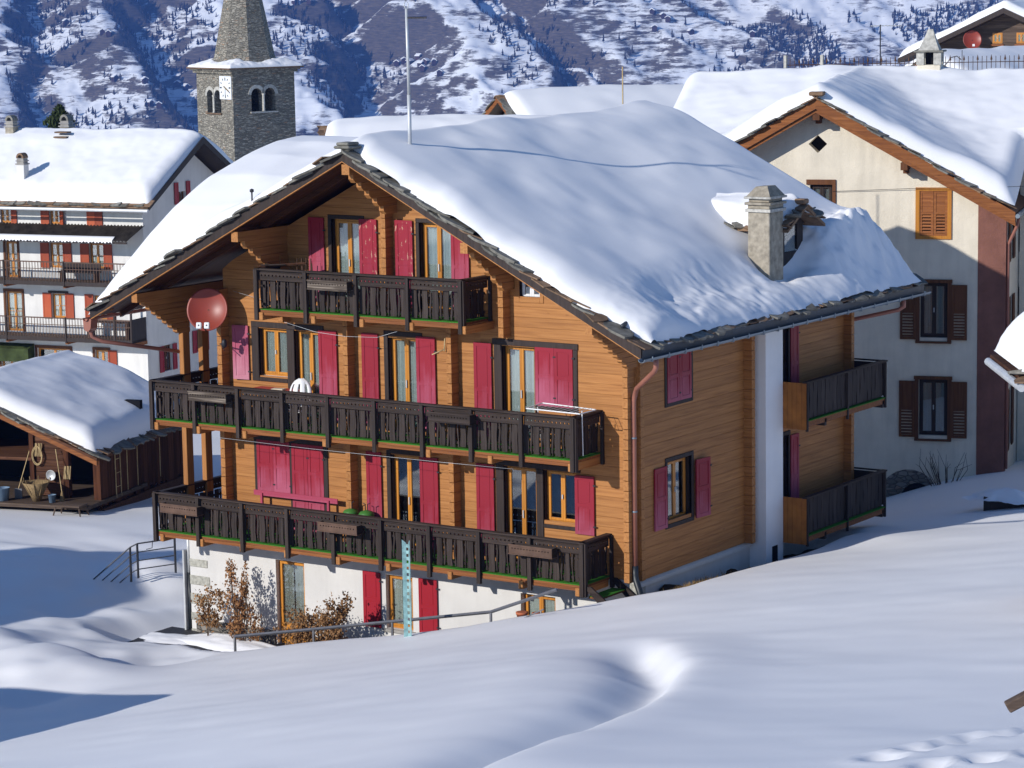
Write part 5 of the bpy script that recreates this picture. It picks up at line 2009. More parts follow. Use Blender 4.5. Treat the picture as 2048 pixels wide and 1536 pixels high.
# ---- white house on the left ------------------------------------------------
WH = thing('white_house', 'white plastered house with orange shutters and two long iron balconies', 'house', (-49.99, 39.53, 0), 10.4)
W_R1 = [(-4.93, -4.36, 3.0, 3.72), (-2.92, -2.1, 2.95, 3.72), (-7.6, -7.0, 3.0, 3.72)]
W_R2 = [(-5.0, -4.27, 1.0, 2.15), (-2.88, -2.11, 1.02, 2.18), (-7.4, -6.75, 0.5, 2.15)]
W_R3 = [(-5.0, -4.25, -1.32, -0.18), (-2.74, -2.05, -1.3, -0.2), (-7.5, -6.6, -2.0, -0.15)]
W_R4 = [(-5.9, -4.1, -4.6, -2.72), (-2.79, -2.07, -3.9, -2.7), (-7.9, -6.9, -3.9, -2.7)]
holes = W_R1 + W_R2 + W_R3 + W_R4
mk('front_wall', rects_wall(-13, 0, -6, 4.15, holes, .3), 'plaster_house', WH)
S_H = [(1.35, 2.15, -3.8, -2.6), (4.35, 5.1, -3.3, -2.25), (3.15, 3.85, 3.75, 4.75)]
side = rects_wall(0.302, 7.6, -6, 4.3, [h for h in S_H], .3, 'y', 0.0, -1)
mk('side_wall', side, 'plaster_house', WH)
mk('gable_wall', MB().prism([(0.302, 4.302), (7.6, 4.302), (3.95, 6.35)], 'x', -.3, -.002), 'plaster_house', WH)
mk('back_wall', MB().box(-13, -.302, 7.3, 7.6, -6, 4.2), 'plaster_house', WH)
for h in holes:
    window(h[0], h[1], h[2], h[3], WH, 'window', m='sash', cur='curtain_warm', curt=(h in W_R3 or h in W_R2), frame=.04, depth=.12, rails=1)
for h in S_H:
    window(h[0], h[1], h[2], h[3], WH, 'window', axis='y', sign=-1, m='brown_z', curt=False, frame=.05, depth=.12)
    simple_shutter(h[0] - .36, h[2], .35, h[3] - h[2], WH, 'shutter_clean', axis='y')
    simple_shutter(h[1] + .01, h[2], .35, h[3] - h[2], WH, 'shutter_clean', axis='y')
SH = 'shutter_orange'
simple_shutter(-5.38, 3.0, .44, .72, WH, SH)
simple_shutter(-4.36, 3.0, .26, .72, WH, SH, ang=-25)
simple_shutter(-2.92, 2.95, .41, .77, WH, SH)
simple_shutter(-2.51, 2.95, .41, .77, WH, SH)
simple_shutter(-6.99, 3.0, .3, .72, WH, SH)
for a, b in ((-5.48, -4.27), (-3.34, -2.11)):
    simple_shutter(a, 1.0, .46, 1.15, WH, SH)
    simple_shutter(b, 1.0, .45, 1.15, WH, SH)
for a, b in ((-5.46, -4.25), (-3.2, -2.05)):
    simple_shutter(a, -1.34, .45, 1.18, WH, SH)
    simple_shutter(b, -1.34, .45, 1.18, WH, SH)
simple_shutter(-2.07, -3.9, .46, 1.2, WH, SH)
for (a, b, c, d) in W_R4 + W_R3[2:] + W_R2[2:]:
    mk('casing', MB().box(a - .1, a, -.05, 0, c, d).box(b, b + .1, -.05, 0, c, d).box(a - .1, b + .1, -.06, 0, d, d + .12), 'brown_z', WH)
mk('casing', MB().box(-5.15, -4.1, -.06, 0, -0.16, -.06), 'frame_dark', WH)


def iron_balcony(zf, x0, x1, parent, closed=False):
    b = part_empty('iron_balcony', parent)
    mk('deck', MB().box(x0, x1, -1.2, -.02, zf - .12, zf), 'grey_wood_x', b)
    mk('edge_beam', MB().box(x0, x1, -1.26, -1.205, zf - .16, zf + .02), 'frame_dark', b)
    mk('handrail', MB().box(x0, x1, -1.26, -1.20, zf + .88, zf + .93), 'slat_brown', b)
    mk('mid_rail', MB().box(x0, x1, -1.245, -1.215, zf + .58, zf + .61), 'slat_brown', b)
    bar = mesh_m('bar', MB().box(-.012, .012, -.012, .012, .02, .88), 'slat_brown')
    x = x0 + .08
    while x < x1:
        inst('bar', bar, b, (x, -1.23, zf))
        x += .155
    for x in (-6.7, -3.5, -.05 if closed else -9.9):
        mk('post', MB().box(x - .035, x + .035, -1.29, -1.2, zf - .22, zf + .95), 'frame_dark', b)
        mk('joist', MB().box(x - .07, x + .07, -1.2, -.01, zf - .28, zf - .125), 'brown_beam', b)
    if closed:
        mk('end_panel', MB().box(-.06, -.02, -1.2, -.02, zf - .1, zf + .95), 'frame_dark', b)
        mk('corner_post', MB().box(-.08, .0, -1.28, -1.205, zf - .1, zf + 2.2), 'frame_dark', b)
        mk('corner_post', MB().box(-.95, -.87, -1.28, -1.205, zf - .1, zf + 2.2), 'frame_dark', b)
    return b


iron_balcony(0.50, -13, -.05, WH)
iron_balcony(-2.05, -13, -.02, WH, True)
# corrugated lean-to roof over the upper balcony
aw = part_empty('corrugated_canopy', WH)
cpoly = []
n = 150
for i in range(n + 1):
    x = -13 + 13.1 * i / n
    cpoly.append((x, .035 * math.sin(i * math.pi / 1.0 + .5 * math.pi)))
vs, fs = [], []
for (x, dz) in cpoly:
    vs += [(x, 0.0, 3.0 + dz), (x, -1.55, 2.45 + dz)]
for i in range(n):
    fs.append((2 * i, 2 * i + 2, 2 * i + 3, 2 * i + 1))
co_ = mk('corrugated_sheet', MB().add(vs, fs), 'corrugated', aw)
so = co_.modifiers.new('solid', 'SOLIDIFY')
so.thickness = .02
mk('canopy_beam', MB().box(-13, .02, -1.5, -1.42, 2.33, 2.41), 'frame_dark', aw)
mb = MB()
vs, fs = [], []
for i in range(n - 8):
    x, dz = cpoly[i]
    k_ = .04 + .03 * (math.sin(i * 1.3) * .5 + .5)
    vs += [(x, -1.15, 2.585 + dz * .3 + .02), (x, -1.3, 2.54 + .10), (x, -1.56, 2.45 + dz + .07), (x, -1.57, 2.45 + dz - k_)]
for i in range(n - 9):
    for j in range(3):
        fs.append((4 * i + j, 4 * i + 4 + j, 4 * i + 5 + j, 4 * i + 1 + j))
cs = mk('canopy_snow', MB().add(vs, fs), 'snow', None, True)
cs.location = WH.location
cs.rotation_euler = WH.rotation_euler
tag(cs, 'strip of snow along the lower edge of the corrugated canopy', 'snow', kind='stuff')
# roof
wr_ = part_empty('roof', WH)
mk('roof_front', MB().prism([(-1.05, 4.02), (3.95, 6.72), (3.95, 6.58), (-1.05, 3.86)], 'x', -13, .95), 'frame_dark', wr_)
mk('roof_back', MB().prism([(8.7, 4.02), (3.951, 6.72), (3.951, 6.58), (8.7, 3.86)], 'x', -13, .95), 'frame_dark', wr_)
mk('eave_board', MB().box(-13, .95, -1.10, -1.055, 3.90, 4.12), 'slate_brown', wr_)
mk('gutter', MB().tube([(-13, -1.18, 3.80), (1.0, -1.18, 3.80)], .075, 8), 'metal_pale', wr_)
x = -13.0
while x < .9:
    inst('slate', slabs[rng.randrange(7)], wr_, (x, -.98, 4.12), (.5, 0, rng.uniform(-.3, .3)))
    x += .42
mk('bargeboard', MB().prism([(-1.05, 4.08), (3.95, 6.80), (8.7, 4.08), (8.7, 3.82), (3.95, 6.5), (-1.05, 3.82)], 'x', .951, 1.0), 'frame_dark', wr_)
snow_slab('roof_snow', WH, lambda X, Y: 6.72 - .54 * np.abs(Y - 3.95) - .15 * np.exp(-((Y - 3.95) / .7) ** 2), np.linspace(-13, .98, 110), np.linspace(-1.08, 8.72, 90), 'thick snow on the roof of the white house', .62, .7, 2.0, rough=.03)


def chimney_pot(parent, x, y, z0, z1, w_, m='plaster_house', dark=False):
    c = part_empty('chimney', parent)
    mk('shaft', MB().box(x - w_, x + w_, y - w_, y + w_, z0, z1), m, c)
    mk('collar', MB().box(x - w_ * 1.2, x + w_ * 1.2, y - w_ * 1.2, y + w_ * 1.2, z1, z1 + .06), 'concrete', c)
    mk('vent_layer', MB().box(x - w_ * .9, x + w_ * .9, y - w_ * .9, y + w_ * .9, z1 + .061, z1 + .15).box(x - w_ * 1.1, x + w_ * 1.1, y - w_ * 1.1, y + w_ * 1.1, z1 + .151, z1 + .2).box(x - w_ * .9, x + w_ * .9, y - w_ * .9, y + w_ * .9, z1 + .201, z1 + .29), 'concrete', c)
    pts = []
    for j in range(9):
        a_ = math.pi * j / 8
        pts.append((x + w_ * math.cos(a_), z1 + .3 + w_ * 1.2 * math.sin(a_)))
    inner = [(x + w_ * .6 * math.cos(math.pi * j / 8), z1 + .3 + w_ * .75 * math.sin(math.pi * j / 8)) for j in range(8, -1, -1)]
    mk('arched_cap', MB().prism(pts + inner, 'y', y - w_, y + w_), 'slate_brown' if not dark else 'slate', c)
    return c


chimney_pot(WH, -6.15, -.2, 4.2, 5.72, .2)
chimney_pot(WH, -9.2, 3.6, 5.5, 7.2, .22, 'chimney_render', True)
chimney_pot(WH, -8.2, 6.8, 4.5, 7.05, .25, 'chimney_render', True)
for (y, z) in ((3.1, 6.62), (3.0, 6.4)):
    o = bevel(mk('exposed_slab', MB().box(-6.4, -5.7, y - .2, y + .2, z + .35, z + .42), 'slate_brown', WH), .02)
# bench and crates on its balconies
bq = thing('balcony_bench', 'dark bench on the upper balcony of the white house', 'bench', (-49.99, 39.53, 0), 10.4)
mk('seat', MB().box(-4.0, -2.0, -.95, -.5, .9, .98), 'frame_dark', bq)
mk('back', MB().box(-4.0, -2.0, -.5, -.45, .98, 1.3), 'frame_dark', bq)
for x in (-3.9, -2.1):
    mk('leg', MB().box(x - .04, x + .04, -.9, -.5, .5, .9), 'iron_rust', bq)
bq = thing('balcony_table', 'long brown table on the lower balcony of the white house', 'table', (-49.99, 39.53, 0), 10.4)
mk('table_top', MB().box(-2.6, -.4, -1.0, -.4, -1.32, -1.24), 'slat_brown', bq)
for x in (-2.5, -.5):
    mk('leg', MB().box(x - .05, x + .05, -.95, -.45, -2.05, -1.32), 'slat_brown', bq)
dw = mk('dark_awning', MB().prism([(-.02, -2.55), (-.55, -2.75), (-.55, -3.35), (-.02, -3.35)], 'x', -9.5, -6.05), 'needle', None)
dw.location = WH.location
dw.rotation_euler = WH.rotation_euler
tag(dw, 'dark green awning at the foot of the white house', 'awning')

# ---- old barn ---------------------------------------------------------------
BN = thing('old_barn', 'old dark timber barn with open tool front and snowy roof', 'barn', (-26.64, 10.98, 0), 16)
BRX, BRZ, BE = -4.3, 1.0, -.95          # ridge x, ridge height, eave height


def barn_roof(x):
    return BRZ - (BRZ - BE) * np.abs(x - BRX) / (.45 - BRX)


# right side wall of upright planks, uneven
y = 0.0
while y < 6.6:
    w_ = rng.uniform(.14, .24)
    mk('plank', MB().box(-.03 + rng.uniform(-.012, .012), .02 + rng.uniform(-.012, .012), y, y + w_ - .012, -2.75 + rng.uniform(-.08, .08), -.98), 'barn_z', BN)
    y += w_
mk('sill_beam', MB().box(-.10, .10, -.1, 6.7, -3.05, -2.78), 'barn_x', BN)
mk('corner_post', MB().box(-.22, .02, -.12, .0, -2.75, -1.05), 'barn_z', BN)
mk('inner_wall', MB().box(-8.6, -.12, 3.2, 3.4, -3.6, .2), 'interior', BN)
mk('back_wall', MB().prism([(-8.6, -3.4), (0, -3.4), (0, -1.1), (BRX, 1.0), (-8.6, -1.1)], 'y', 6.5, 6.7), 'barn_x', BN)
# front: log wall part set back with an open bay on each side
z = -2.45
while z < 0.1:
    zc = z + .1
    x1 = min(-1.12, BRX + (BRZ - .35 - zc) / ((BRZ - BE) / (.45 - BRX)))
    mk('log', MB().box(-2.35, x1, .02 + rng.uniform(-.01, .01), .16, z, z + .185), 'barn_x', BN)
    z += .195
mk('door_post', MB().box(-1.32, -1.14, -.02, .1, -2.5, -.75), 'barn_z', BN)
mk('post', MB().box(-2.5, -2.35, -.05, .1, -2.5, .25), 'barn_z', BN)
mk('loft_floor', MB().box(-8.6, -2.4, -.1, 3.1, -1.32, -1.22), 'barn_x', BN)
mk('deck', MB().box(-8.6, .1, -1.2, 3.1, -2.62, -2.5), 'grey_wood_x', BN)
mk('base_wall', MB().box(-8.6, -.3, -.6, -.4, -4.0, -2.62), 'interior', BN)
mk('base_window', MB().box(-2.45, -2.0, -.62, -.601, -3.45, -2.85), 'bucket_blue', BN)
br_ = part_empty('roof', BN)
mk('roof_right', MB().prism([(BRX, BRZ), (.45, BE), (.45, BE - .09), (BRX, BRZ - .09)], 'y', -1.15, 6.9), 'barn_x', br_)
mk('roof_left', MB().prism([(BRX, BRZ), (-9.05, BE), (-9.05, BE - .09), (BRX, BRZ - .09)], 'y', -1.15, 6.9), 'barn_x', br_)
mk('verge_beam', MB().prism([(BRX, BRZ - .091), (.42, BE - .091), (.42, BE - .24), (BRX, BRZ - .24)], 'y', -1.12, -.98), 'brown_beam', br_)
x = -4.6
while x < .5:
    inst('slate', slabs[rng.randrange(7)], br_, (x, -1.0 + rng.uniform(-.06, .05), float(barn_roof(x)) + .06), (rng.uniform(-.06, .06), .40, rng.uniform(-.6, .6)))
    x += rng.uniform(.22, .34)
y = -.5
while y < 6.8:
    inst('slate', slabs[rng.randrange(7)], br_, (.30 + rng.uniform(-.08, .08), y, BE + .12 + rng.uniform(0, .05)), (rng.uniform(-.12, .12), .40, rng.uniform(-.6, .6)))
    y += rng.uniform(.26, .4)
snow_slab('roof_snow', BN, lambda X, Y: barn_roof(X) - .22 * np.exp(-((X - BRX) / 1.0) ** 2), np.linspace(-9.0, .33, 90), np.linspace(-.98, 6.85, 80), 'deep snow with bird tracks on the barn roof', .60, .6, 7.0, rough=.012)


def tool(name, label, cat, build, x, y, z, rx=0.0):
    p = BN.matrix_basis if False else None
    c, s = math.cos(R(16)), math.sin(R(16))
    t = thing(name, label, cat, (-26.64 + x * c - y * s, 10.98 + x * s + y * c, z), 16)
    build(t)
    return t


def _fork(t):
    mk('shaft', MB().tube([(0, 0, 0), (0, 0, 1.35)], .016, 5), 'straw', t)
    mk('head', MB().tube([(-.14, 0, 0), (.14, 0, 0)], .014, 5), 'iron_rust', t)


def _ladder(t):
    for x in (0, .36):
        mk('rail', MB().tube([(.06, x, 0), (.02, x + .05, 1.6)], .018, 5), 'straw', t)
    for k_ in range(3):
        mk('rung', MB().tube([(.05, .02, .35 + .45 * k_), (.05, .38, .35 + .45 * k_)], .012, 5), 'straw', t)


tool('ladder', 'slim wooden ladder leaning on the barn side wall', 'ladder', _ladder, .03, .85, -2.6)
for (y, lab) in ((1.75, 'hay rake leaning in the middle of the barn side wall'), (2.5, 'long straight pole hung on the barn side wall'), (4.2, 'pale pole with a cross bar at the far end of the barn wall')):
    tool('hay_rake', lab, 'rake', _fork, .06, y, -2.5)


def _bucket(t):
    mk('pail', MB().lathe([(.16, 0), (.21, .42), (.225, .42), (.20, .40), (.15, .03)], 16), 'bucket_blue', t, True)
    mk('handle', MB().tube([(-.21, 0, .40), (0, 0, .30), (.21, 0, .40)], .008, 5), 'metal_grey', t)


tool('bucket', 'pale blue metal bucket on the barn deck', 'bucket', _bucket, -3.05, -.85, -2.5)


def _basket(t):
    mk('body', MB().lathe([(.12, 0), (.22, .3), (.42, .62), (.44, .62), (.24, .3), (.14, .02)], 14), 'basket', t, True)
    for j in range(10):
        a_ = 2 * math.pi * j / 10
        mk('stave', MB().tube([(.2 * math.cos(a_), .2 * math.sin(a_), .2), (.43 * math.cos(a_), .43 * math.sin(a_), .62), (.45 * math.cos(a_), .45 * math.sin(a_), .74)], .014, 4), 'basket', t)


tool('back_basket', 'large woven carrying basket on the barn deck', 'basket', _basket, -1.95, -.7, -2.5)
tool('bucket', 'small dark pail beside the woven basket', 'bucket', _bucket, -1.35, -.8, -2.5).scale = (.6, .6, .6)


def _broom(t):
    mk('shaft', MB().tube([(0, 0, 0), (-.35, .35, 1.35)], .016, 5), 'straw', t)
    mk('brush', MB().lathe([(.10, -.25), (.03, .05)], 8), 'basket', t)


tool('broom', 'pale handled broom leaning before the barn log wall', 'broom', _broom, -1.15, -.5, -2.25)


def _shovel(t):
    mk('shaft', MB().tube([(0, 0, .3), (.25, .38, 1.5)], .016, 5), 'straw', t)
    mk('blade', MB().box(-.13, .13, -.02, .02, 0, .32), 'metal_grey', t)


tool('shovel', 'snow shovel with worn handle leaning at the left barn post', 'shovel', _shovel, -2.75, -.4, -2.5)


def _coil(t):
    for r_, y_ in ((.17, 0), (.155, -.02), (.18, -.035)):
        mk('loop', MB().tube([(r_ * math.cos(a_), y_, r_ * 1.7 * math.sin(a_)) for a_ in np.linspace(0, 2 * math.pi, 20)], .014, 5), 'straw', t)


tool('rope_coil', 'coil of pale rope hanging on the barn front', 'rope', _coil, -2.2, -.06, -1.15)


def _pan(t):
    mk('dish', MB().lathe([(.01, 0), (.14, .02), (.16, .05), (.17, .05), (.15, .0)], 16).xf(Matrix.Rotation(R(90), 4, 'X')), 'metal_pale', t, True)


tool('hanging_pan', 'round pale metal pan hanging above the woven basket', 'pan', _pan, -1.7, -.12, -1.75)
for (x, z, lab) in ((-1.95, -.75, 'bundle of pale wooden pegs hung high on the barn logs'), (-.95, -1.45, 'pale cloth bundle hanging by the barn door bay')):
    tool('hanging_bundle', lab, 'bundle', lambda t: [mk('strip', MB().tube([(k_ * .05 - .1, -.04 * (k_ % 2), 0), (k_ * .05 - .1 + rng.uniform(-.03, .03), -.05, -.42)], .02, 5), 'straw', t) for k_ in range(5)], x - .2, -.05, z)


def _trest(t):
    mk('board', MB().box(-.55, .45, -.3, .3, .62, .67), 'grey_wood_x', t)
    for sx in (-1, 1):
        for sy in (-1, 1):
            mk('leg', MB().tube([(sx * .4, sy * .22, .62), (sx * .55, sy * .34, 0)], .025, 5), 'grey_wood_x', t)


tool('trestle_table', 'old grey trestle half buried in snow at the barn corner', 'trestle', _trest, -.35, -1.5, -3.05)

# ---- church tower -----------------------------------------------------------
CT = thing('church_tower', 'grey stone church tower with clock and octagonal stone spire', 'tower', (-87.98, 91.69, 0), -20)
TW = 4.95
GL = [(-3.55, -2.68, 5.0, 6.6), (-2.5, -1.62, 5.0, 6.6)]
GR = [(1.45, 2.32, 5.1, 6.7), (2.5, 3.37, 5.1, 6.7)]
shaft = part_empty('shaft', CT)
mk('left_face', rects_wall(-TW, 0, -14, 8.0, GL, .5), 'church_stone', shaft)
mk('right_face', rects_wall(.502, TW, -14, 8.0, GR, .5, 'y', 0, -1), 'church_stone', shaft)
mk('back_face', MB().box(-TW, -.502, TW - .5, TW, -14, 8).box(-TW, -TW + .5, .502, TW - .502, -14, 8), 'church_stone', shaft)
mk('floor', MB().box(-TW + .5, -.5, .5, TW - .5, 4.6, 4.8), 'church_stone', shaft)


def arch_fill(u0, u1, zs0, axis):
    """spandrel over a round arch plus its ring of stones"""
    r_ = (u1 - u0) / 2
    c_ = (u0 + u1) / 2
    top = zs0 + .02
    poly = [(u0, zs0 - r_), (u0, top), (u1, top), (u1, zs0 - r_)]
    arc = [(c_ + r_ * math.cos(a_), zs0 - r_ + r_ * math.sin(a_) - .02) for a_ in np.linspace(0, math.pi, 13)]
    poly = [(u0, top), (u1, top)] + arc
    ring = [(c_ + (r_ + .22) * math.cos(a_), zs0 - r_ + (r_ + .22) * math.sin(a_)) for a_ in np.linspace(math.pi, 0, 13)] + arc
    if axis == 'x':
        mk('spandrel', MB().prism(poly, 'y', .01, .45), 'church_stone', shaft)
        mk('arch_ring', MB().prism(ring, 'y', -.03, .009), 'granite', shaft)
    else:
        mk('spandrel', MB().prism(poly, 'x', -.45, -.01), 'church_stone', shaft)
        mk('arch_ring', MB().prism(ring, 'x', -.009, .03), 'granite', shaft)


for h in GL:
    arch_fill(h[0], h[1], 6.6 + .42, 'x') if False else arch_fill(h[0], h[1], 6.6, 'x')
for h in GR:
    arch_fill(h[0], h[1], 6.7, 'y')
mk('colonnette', MB().lathe([(.12, 5.0), (.09, 5.1), (.09, 6.1), (.14, 6.2)], 10, (-2.59, -.02, 0)), 'granite', shaft, True)
mk('colonnette', MB().lathe([(.12, 5.1), (.09, 5.2), (.09, 6.2), (.14, 6.3)], 10, (.02, 2.41, 0)), 'granite', shaft, True)
mk('sill', MB().box(-3.65, -1.5, -.12, .1, 4.9, 4.99), 'slate_brown', shaft)
mk('sill', MB().box(-.1, .12, 1.35, 3.5, 4.98, 5.08), 'granite', shaft)
mk('cornice', MB().box(-TW - .18, .18, -.18, TW + .18, 7.72, 7.9).box(-TW - .32, .32, -.32, TW + .32, 7.905, 8.02), 'church_stone', CT)
mk('eave_slabs', MB().box(-TW - .5, .5, -.5, TW + .5, 8.025, 8.12), 'slate_brown', CT)
be = thing('church_bell', 'dark bell hanging in the church tower belfry', 'bell', (-87.98 - 2.4, 91.69 + 3.2, 5.2), 0)
mk('bell_body', MB().lathe([(.55, 0), (.45, .2), (.32, .7), (.2, .95), (.05, 1.0)], 18), 'bell', be, True)
mk('yoke', MB().box(-.9, .9, -.08, .08, 1.0, 1.15), 'frame_dark', be)
cl = part_empty('clock', CT)
mk('clock_face', MB().box(-1.68, -.12, -.06, -.01, 5.97, 7.55), 'sill_white', cl)
for j in range(12):
    a_ = math.pi / 2 - 2 * math.pi * j / 12
    c_, s_ = math.cos(a_), math.sin(a_)
    l0, l1, w_ = (.48, .70, .045) if j % 3 == 0 else (.56, .70, .032)
    px_, pz_ = -.90, 6.76
    q4 = [(px_ + c_ * l0 - s_ * w_, pz_ + s_ * l0 + c_ * w_), (px_ + c_ * l1 - s_ * w_, pz_ + s_ * l1 + c_ * w_), (px_ + c_ * l1 + s_ * w_, pz_ + s_ * l1 - c_ * w_), (px_ + c_ * l0 + s_ * w_, pz_ + s_ * l0 - c_ * w_)]
    mk('hour_mark', MB().prism(q4, 'y', -.075, -.062), 'black', cl)
for (a_, l_, w_, nm) in ((R(-27), .55, .04, 'hour_hand'), (R(-27 + 180), .2, .04, 'hour_hand'), (R(-91), .66, .025, 'minute_hand')):
    c_, s_ = math.cos(a_), math.sin(a_)
    px_, pz_ = -.90, 6.76
    q4 = [(px_ - s_ * w_, pz_ + c_ * w_), (px_ + c_ * l_ - s_ * w_, pz_ + s_ * l_ + c_ * w_), (px_ + c_ * l_ + s_ * w_, pz_ + s_ * l_ - c_ * w_), (px_ + s_ * w_, pz_ - c_ * w_)]
    mk(nm, MB().prism(q4, 'y', -.10, -.08), 'clock_hand' if nm == 'hour_hand' else 'metal_pale', cl)
cxx, cyy = -TW / 2, TW / 2
vs, fs = [], []
for (z, r_) in ((8.1, 2.25), (8.9, 1.95), (16.5, .55), (19.2, .05)):
    for j in range(8):
        a_ = math.pi / 8 + j * math.pi / 4
        vs.append((cxx + r_ * 1.08 * math.cos(a_), cyy + r_ * 1.08 * math.sin(a_), z))
for i in range(3):
    for j in range(8):
        fs.append((i * 8 + j, i * 8 + (j + 1) % 8, i * 8 + 8 + (j + 1) % 8, i * 8 + 8 + j))
fs.append(tuple(range(8)))
fs.append(tuple(range(24, 32)))
mk('spire', MB().add(vs, fs), 'church_stone', CT)
u = np.linspace(-1, 1, 90)
U, V = np.meshgrid(u, u)
m_ = np.maximum(np.abs(U), np.abs(V))
rad = np.hypot(U, V) * (TW / 2 + .5)
hs_ = 8.10 + .95 * np.clip(1 - m_, 0, 1) ** .55 + .16 * fbm(U * 4, V * 4, 3) * sstep(1, .9, m_) - .25 * sstep(2.35, 2.0, rad)
hs_ = np.where(m_ > .995, 8.06, hs_)
sc = grid_obj('tower_snow', cxx + U * (TW / 2 + .47), cyy + V * (TW / 2 + .47), hs_, 'snow_rough')
sc.location = CT.location
sc.rotation_euler = CT.rotation_euler
tag(sc, 'lumpy ring of snow at the foot of the church spire', 'snow', kind='stuff')

# ---- cream house on the right ------------------------------------------------
KH = thing('cream_house', 'tall cream rendered house with brown shutters and a reddish corner pillar', 'house', (-1.42, 21.73, 0), 18)
K_H = [(-1.72, -0.9, 5.95, 7.28), (-1.70, -0.88, 2.9, 4.55), (-1.72, -.86, -.05, 1.65), (-5.0, -4.32, 6.1, 7.45)]
KX, KZ, KS = -4.7, 10.02, .565
KL = -10.2


def kroof(x):
    return KZ - KS * np.abs(x - KX)


front = rects_wall(KL, 0.0, -3, 6.0, [h for h in K_H if h[3] <= 6.0], .4)
mk('front_wall', front, 'plaster_cream', KH)
gb = MB()
mk('gable_wall', rects_wall(-7.2, -2.2, 6.0, 7.5, [(-5.0, -4.32, 6.1, 7.45)], .4), 'plaster_cream', KH)
mk('gable_wall', MB().box(-2.2, -1.72, 0, .4, 6.0, 7.0), 'plaster_cream', KH)
mk('gable_wall', MB().box(-.9, 0.0, 0, .4, 6.0, 7.0), 'plaster_cream', KH)
# upper gable with the diamond opening: polygons round it
dcx, dcz, dw_, dh_ = -4.76, 8.66, .28, .27
L_, T_ = (-7.2, 7.5), (KX, KZ - .28)
up = [(-7.2, 7.5), (dcx, 7.5), (dcx, dcz - dh_), (dcx - dw_, dcz), (dcx, dcz + dh_), (dcx, float(kroof(dcx)) - .28), (-7.2, float(kroof(-7.2)) - .28)]
mk('gable_wall', MB().prism(up, 'y', 0, .4), 'plaster_cream', KH)
up = [(dcx, 7.5), (-2.2, 7.5), (-2.2, float(kroof(-2.2)) - .28), (KX, KZ - .28), (dcx, float(kroof(dcx)) - .28), (dcx, dcz + dh_), (dcx + dw_, dcz), (dcx, dcz - dh_)]
mk('gable_wall', MB().prism(up, 'y', 0, .4), 'plaster_cream', KH)
mk('gable_wall', MB().prism([(-2.2, 7.0), (-1.72, 7.0), (-1.72, 7.281), (-.9, 7.281), (-.9, 7.0), (0.0, 7.0), (0.0, float(kroof(0)) - .28), (-2.2, float(kroof(-2.2)) - .28)], 'y', 0, .4), 'plaster_cream', KH)
mk('gable_wall', MB().prism([(KL, 6.0), (-7.2, 6.0), (-7.2, float(kroof(-7.2)) - .28), (KL, float(kroof(KL)) - .28)], 'y', 0, .4), 'plaster_cream', KH)
mk('attic_dark', MB().box(-5.4, -4.1, .42, .45, 8.2, 9.2), 'interior', KH)
mk('corner_pillar', MB().prism([(0.0, -3), (.82, -3), (.82, float(kroof(.82)) - .28), (0.0, float(kroof(0)) - .28)], 'y', -.015, .4), 'plaster_red', KH)
K_S = [(1.2, 2.0, 5.1, 6.6), (1.2, 2.0, 2.2, 4.0), (1.2, 2.0, -.6, 1.2), (4.5, 5.4, 5.1, 6.6), (4.5, 5.4, 2.2, 4.0)]
mk('side_wall', rects_wall(.402, 14, -3, 6.55, K_S, .4, 'y', .8, -1), 'plaster_cream', KH)
for h in K_S:
    window(h[0], h[1], h[2], h[3], KH, 'window', axis='y', sign=-1, m='brown_z', curt=False, depth=.05).location = (.8, 0, 0)
    simple_shutter(h[0] - .5, h[2], .48, h[3] - h[2], KH, 'brown_z', axis='y', y=-.86)
    simple_shutter(h[1] + .02, h[2], .48, h[3] - h[2], KH, 'brown_z', axis='y', y=-.86)
a, b, c, d = K_H[0]
window(a, b, c, d, KH, 'window', m='sash', curt=False)
mk('casing', MB().box(a - .12, a, -.05, 0, c - .1, d + .1).box(b, b + .12, -.05, 0, c - .1, d + .1).box(a, b, -.05, 0, d, d + .1).box(a, b, -.05, 0, c - .1, c), 'sash', KH)
simple_shutter(a, c, .405, d - c, KH, 'brown_beam', y=-.02, louvre=True)
simple_shutter(a + .415, c, .405, d - c, KH, 'brown_beam', y=-.02, louvre=True)
for (a, b, c, d) in K_H[1:3]:
    window(a, b, c, d, KH, 'window', m='frame_dark', cur='curtain', depth=.12)
    mk('casing', MB().box(a - .12, a, -.05, 0, c - .1, d).box(b, b + .12, -.05, 0, c - .1, d).box(a - .14, b + .14, -.07, 0, d, d + .1).box(a - .12, b + .12, -.09, .05, c - .16, c - .1), 'brown_z', KH)
    simple_shutter(a - .58, c - .05, .46, d - c, KH, 'brown_z', louvre=True, y=-.07)
    simple_shutter(b + .12, c - .05, .46, d - c, KH, 'brown_z', louvre=True, y=-.07)
window(*K_H[3], KH, 'window', m='frame_dark', cur='curtain', depth=.12)
mk('casing', MB().box(-5.1, -4.22, -.05, 0, 7.45, 7.6).box(-4.32, -4.22, -.05, 0, 6.0, 7.45), 'brown_z', KH)
mk('cellar_arch', MB().prism([(-2.9 + .9 + .95 * math.cos(a_), -2.1 + 1.0 * math.sin(a_)) for a_ in np.linspace(0, math.pi, 12)], 'y', -.03, 0), 'rubble', KH)
mk('cellar_door', MB().prism([(-1.75 + .55 * math.cos(a_), -2.2 + .7 * math.sin(a_)) for a_ in np.linspace(0, math.pi, 12)], 'y', -.05, -.031), 'interior', KH)
kr = part_empty('roof', KH)
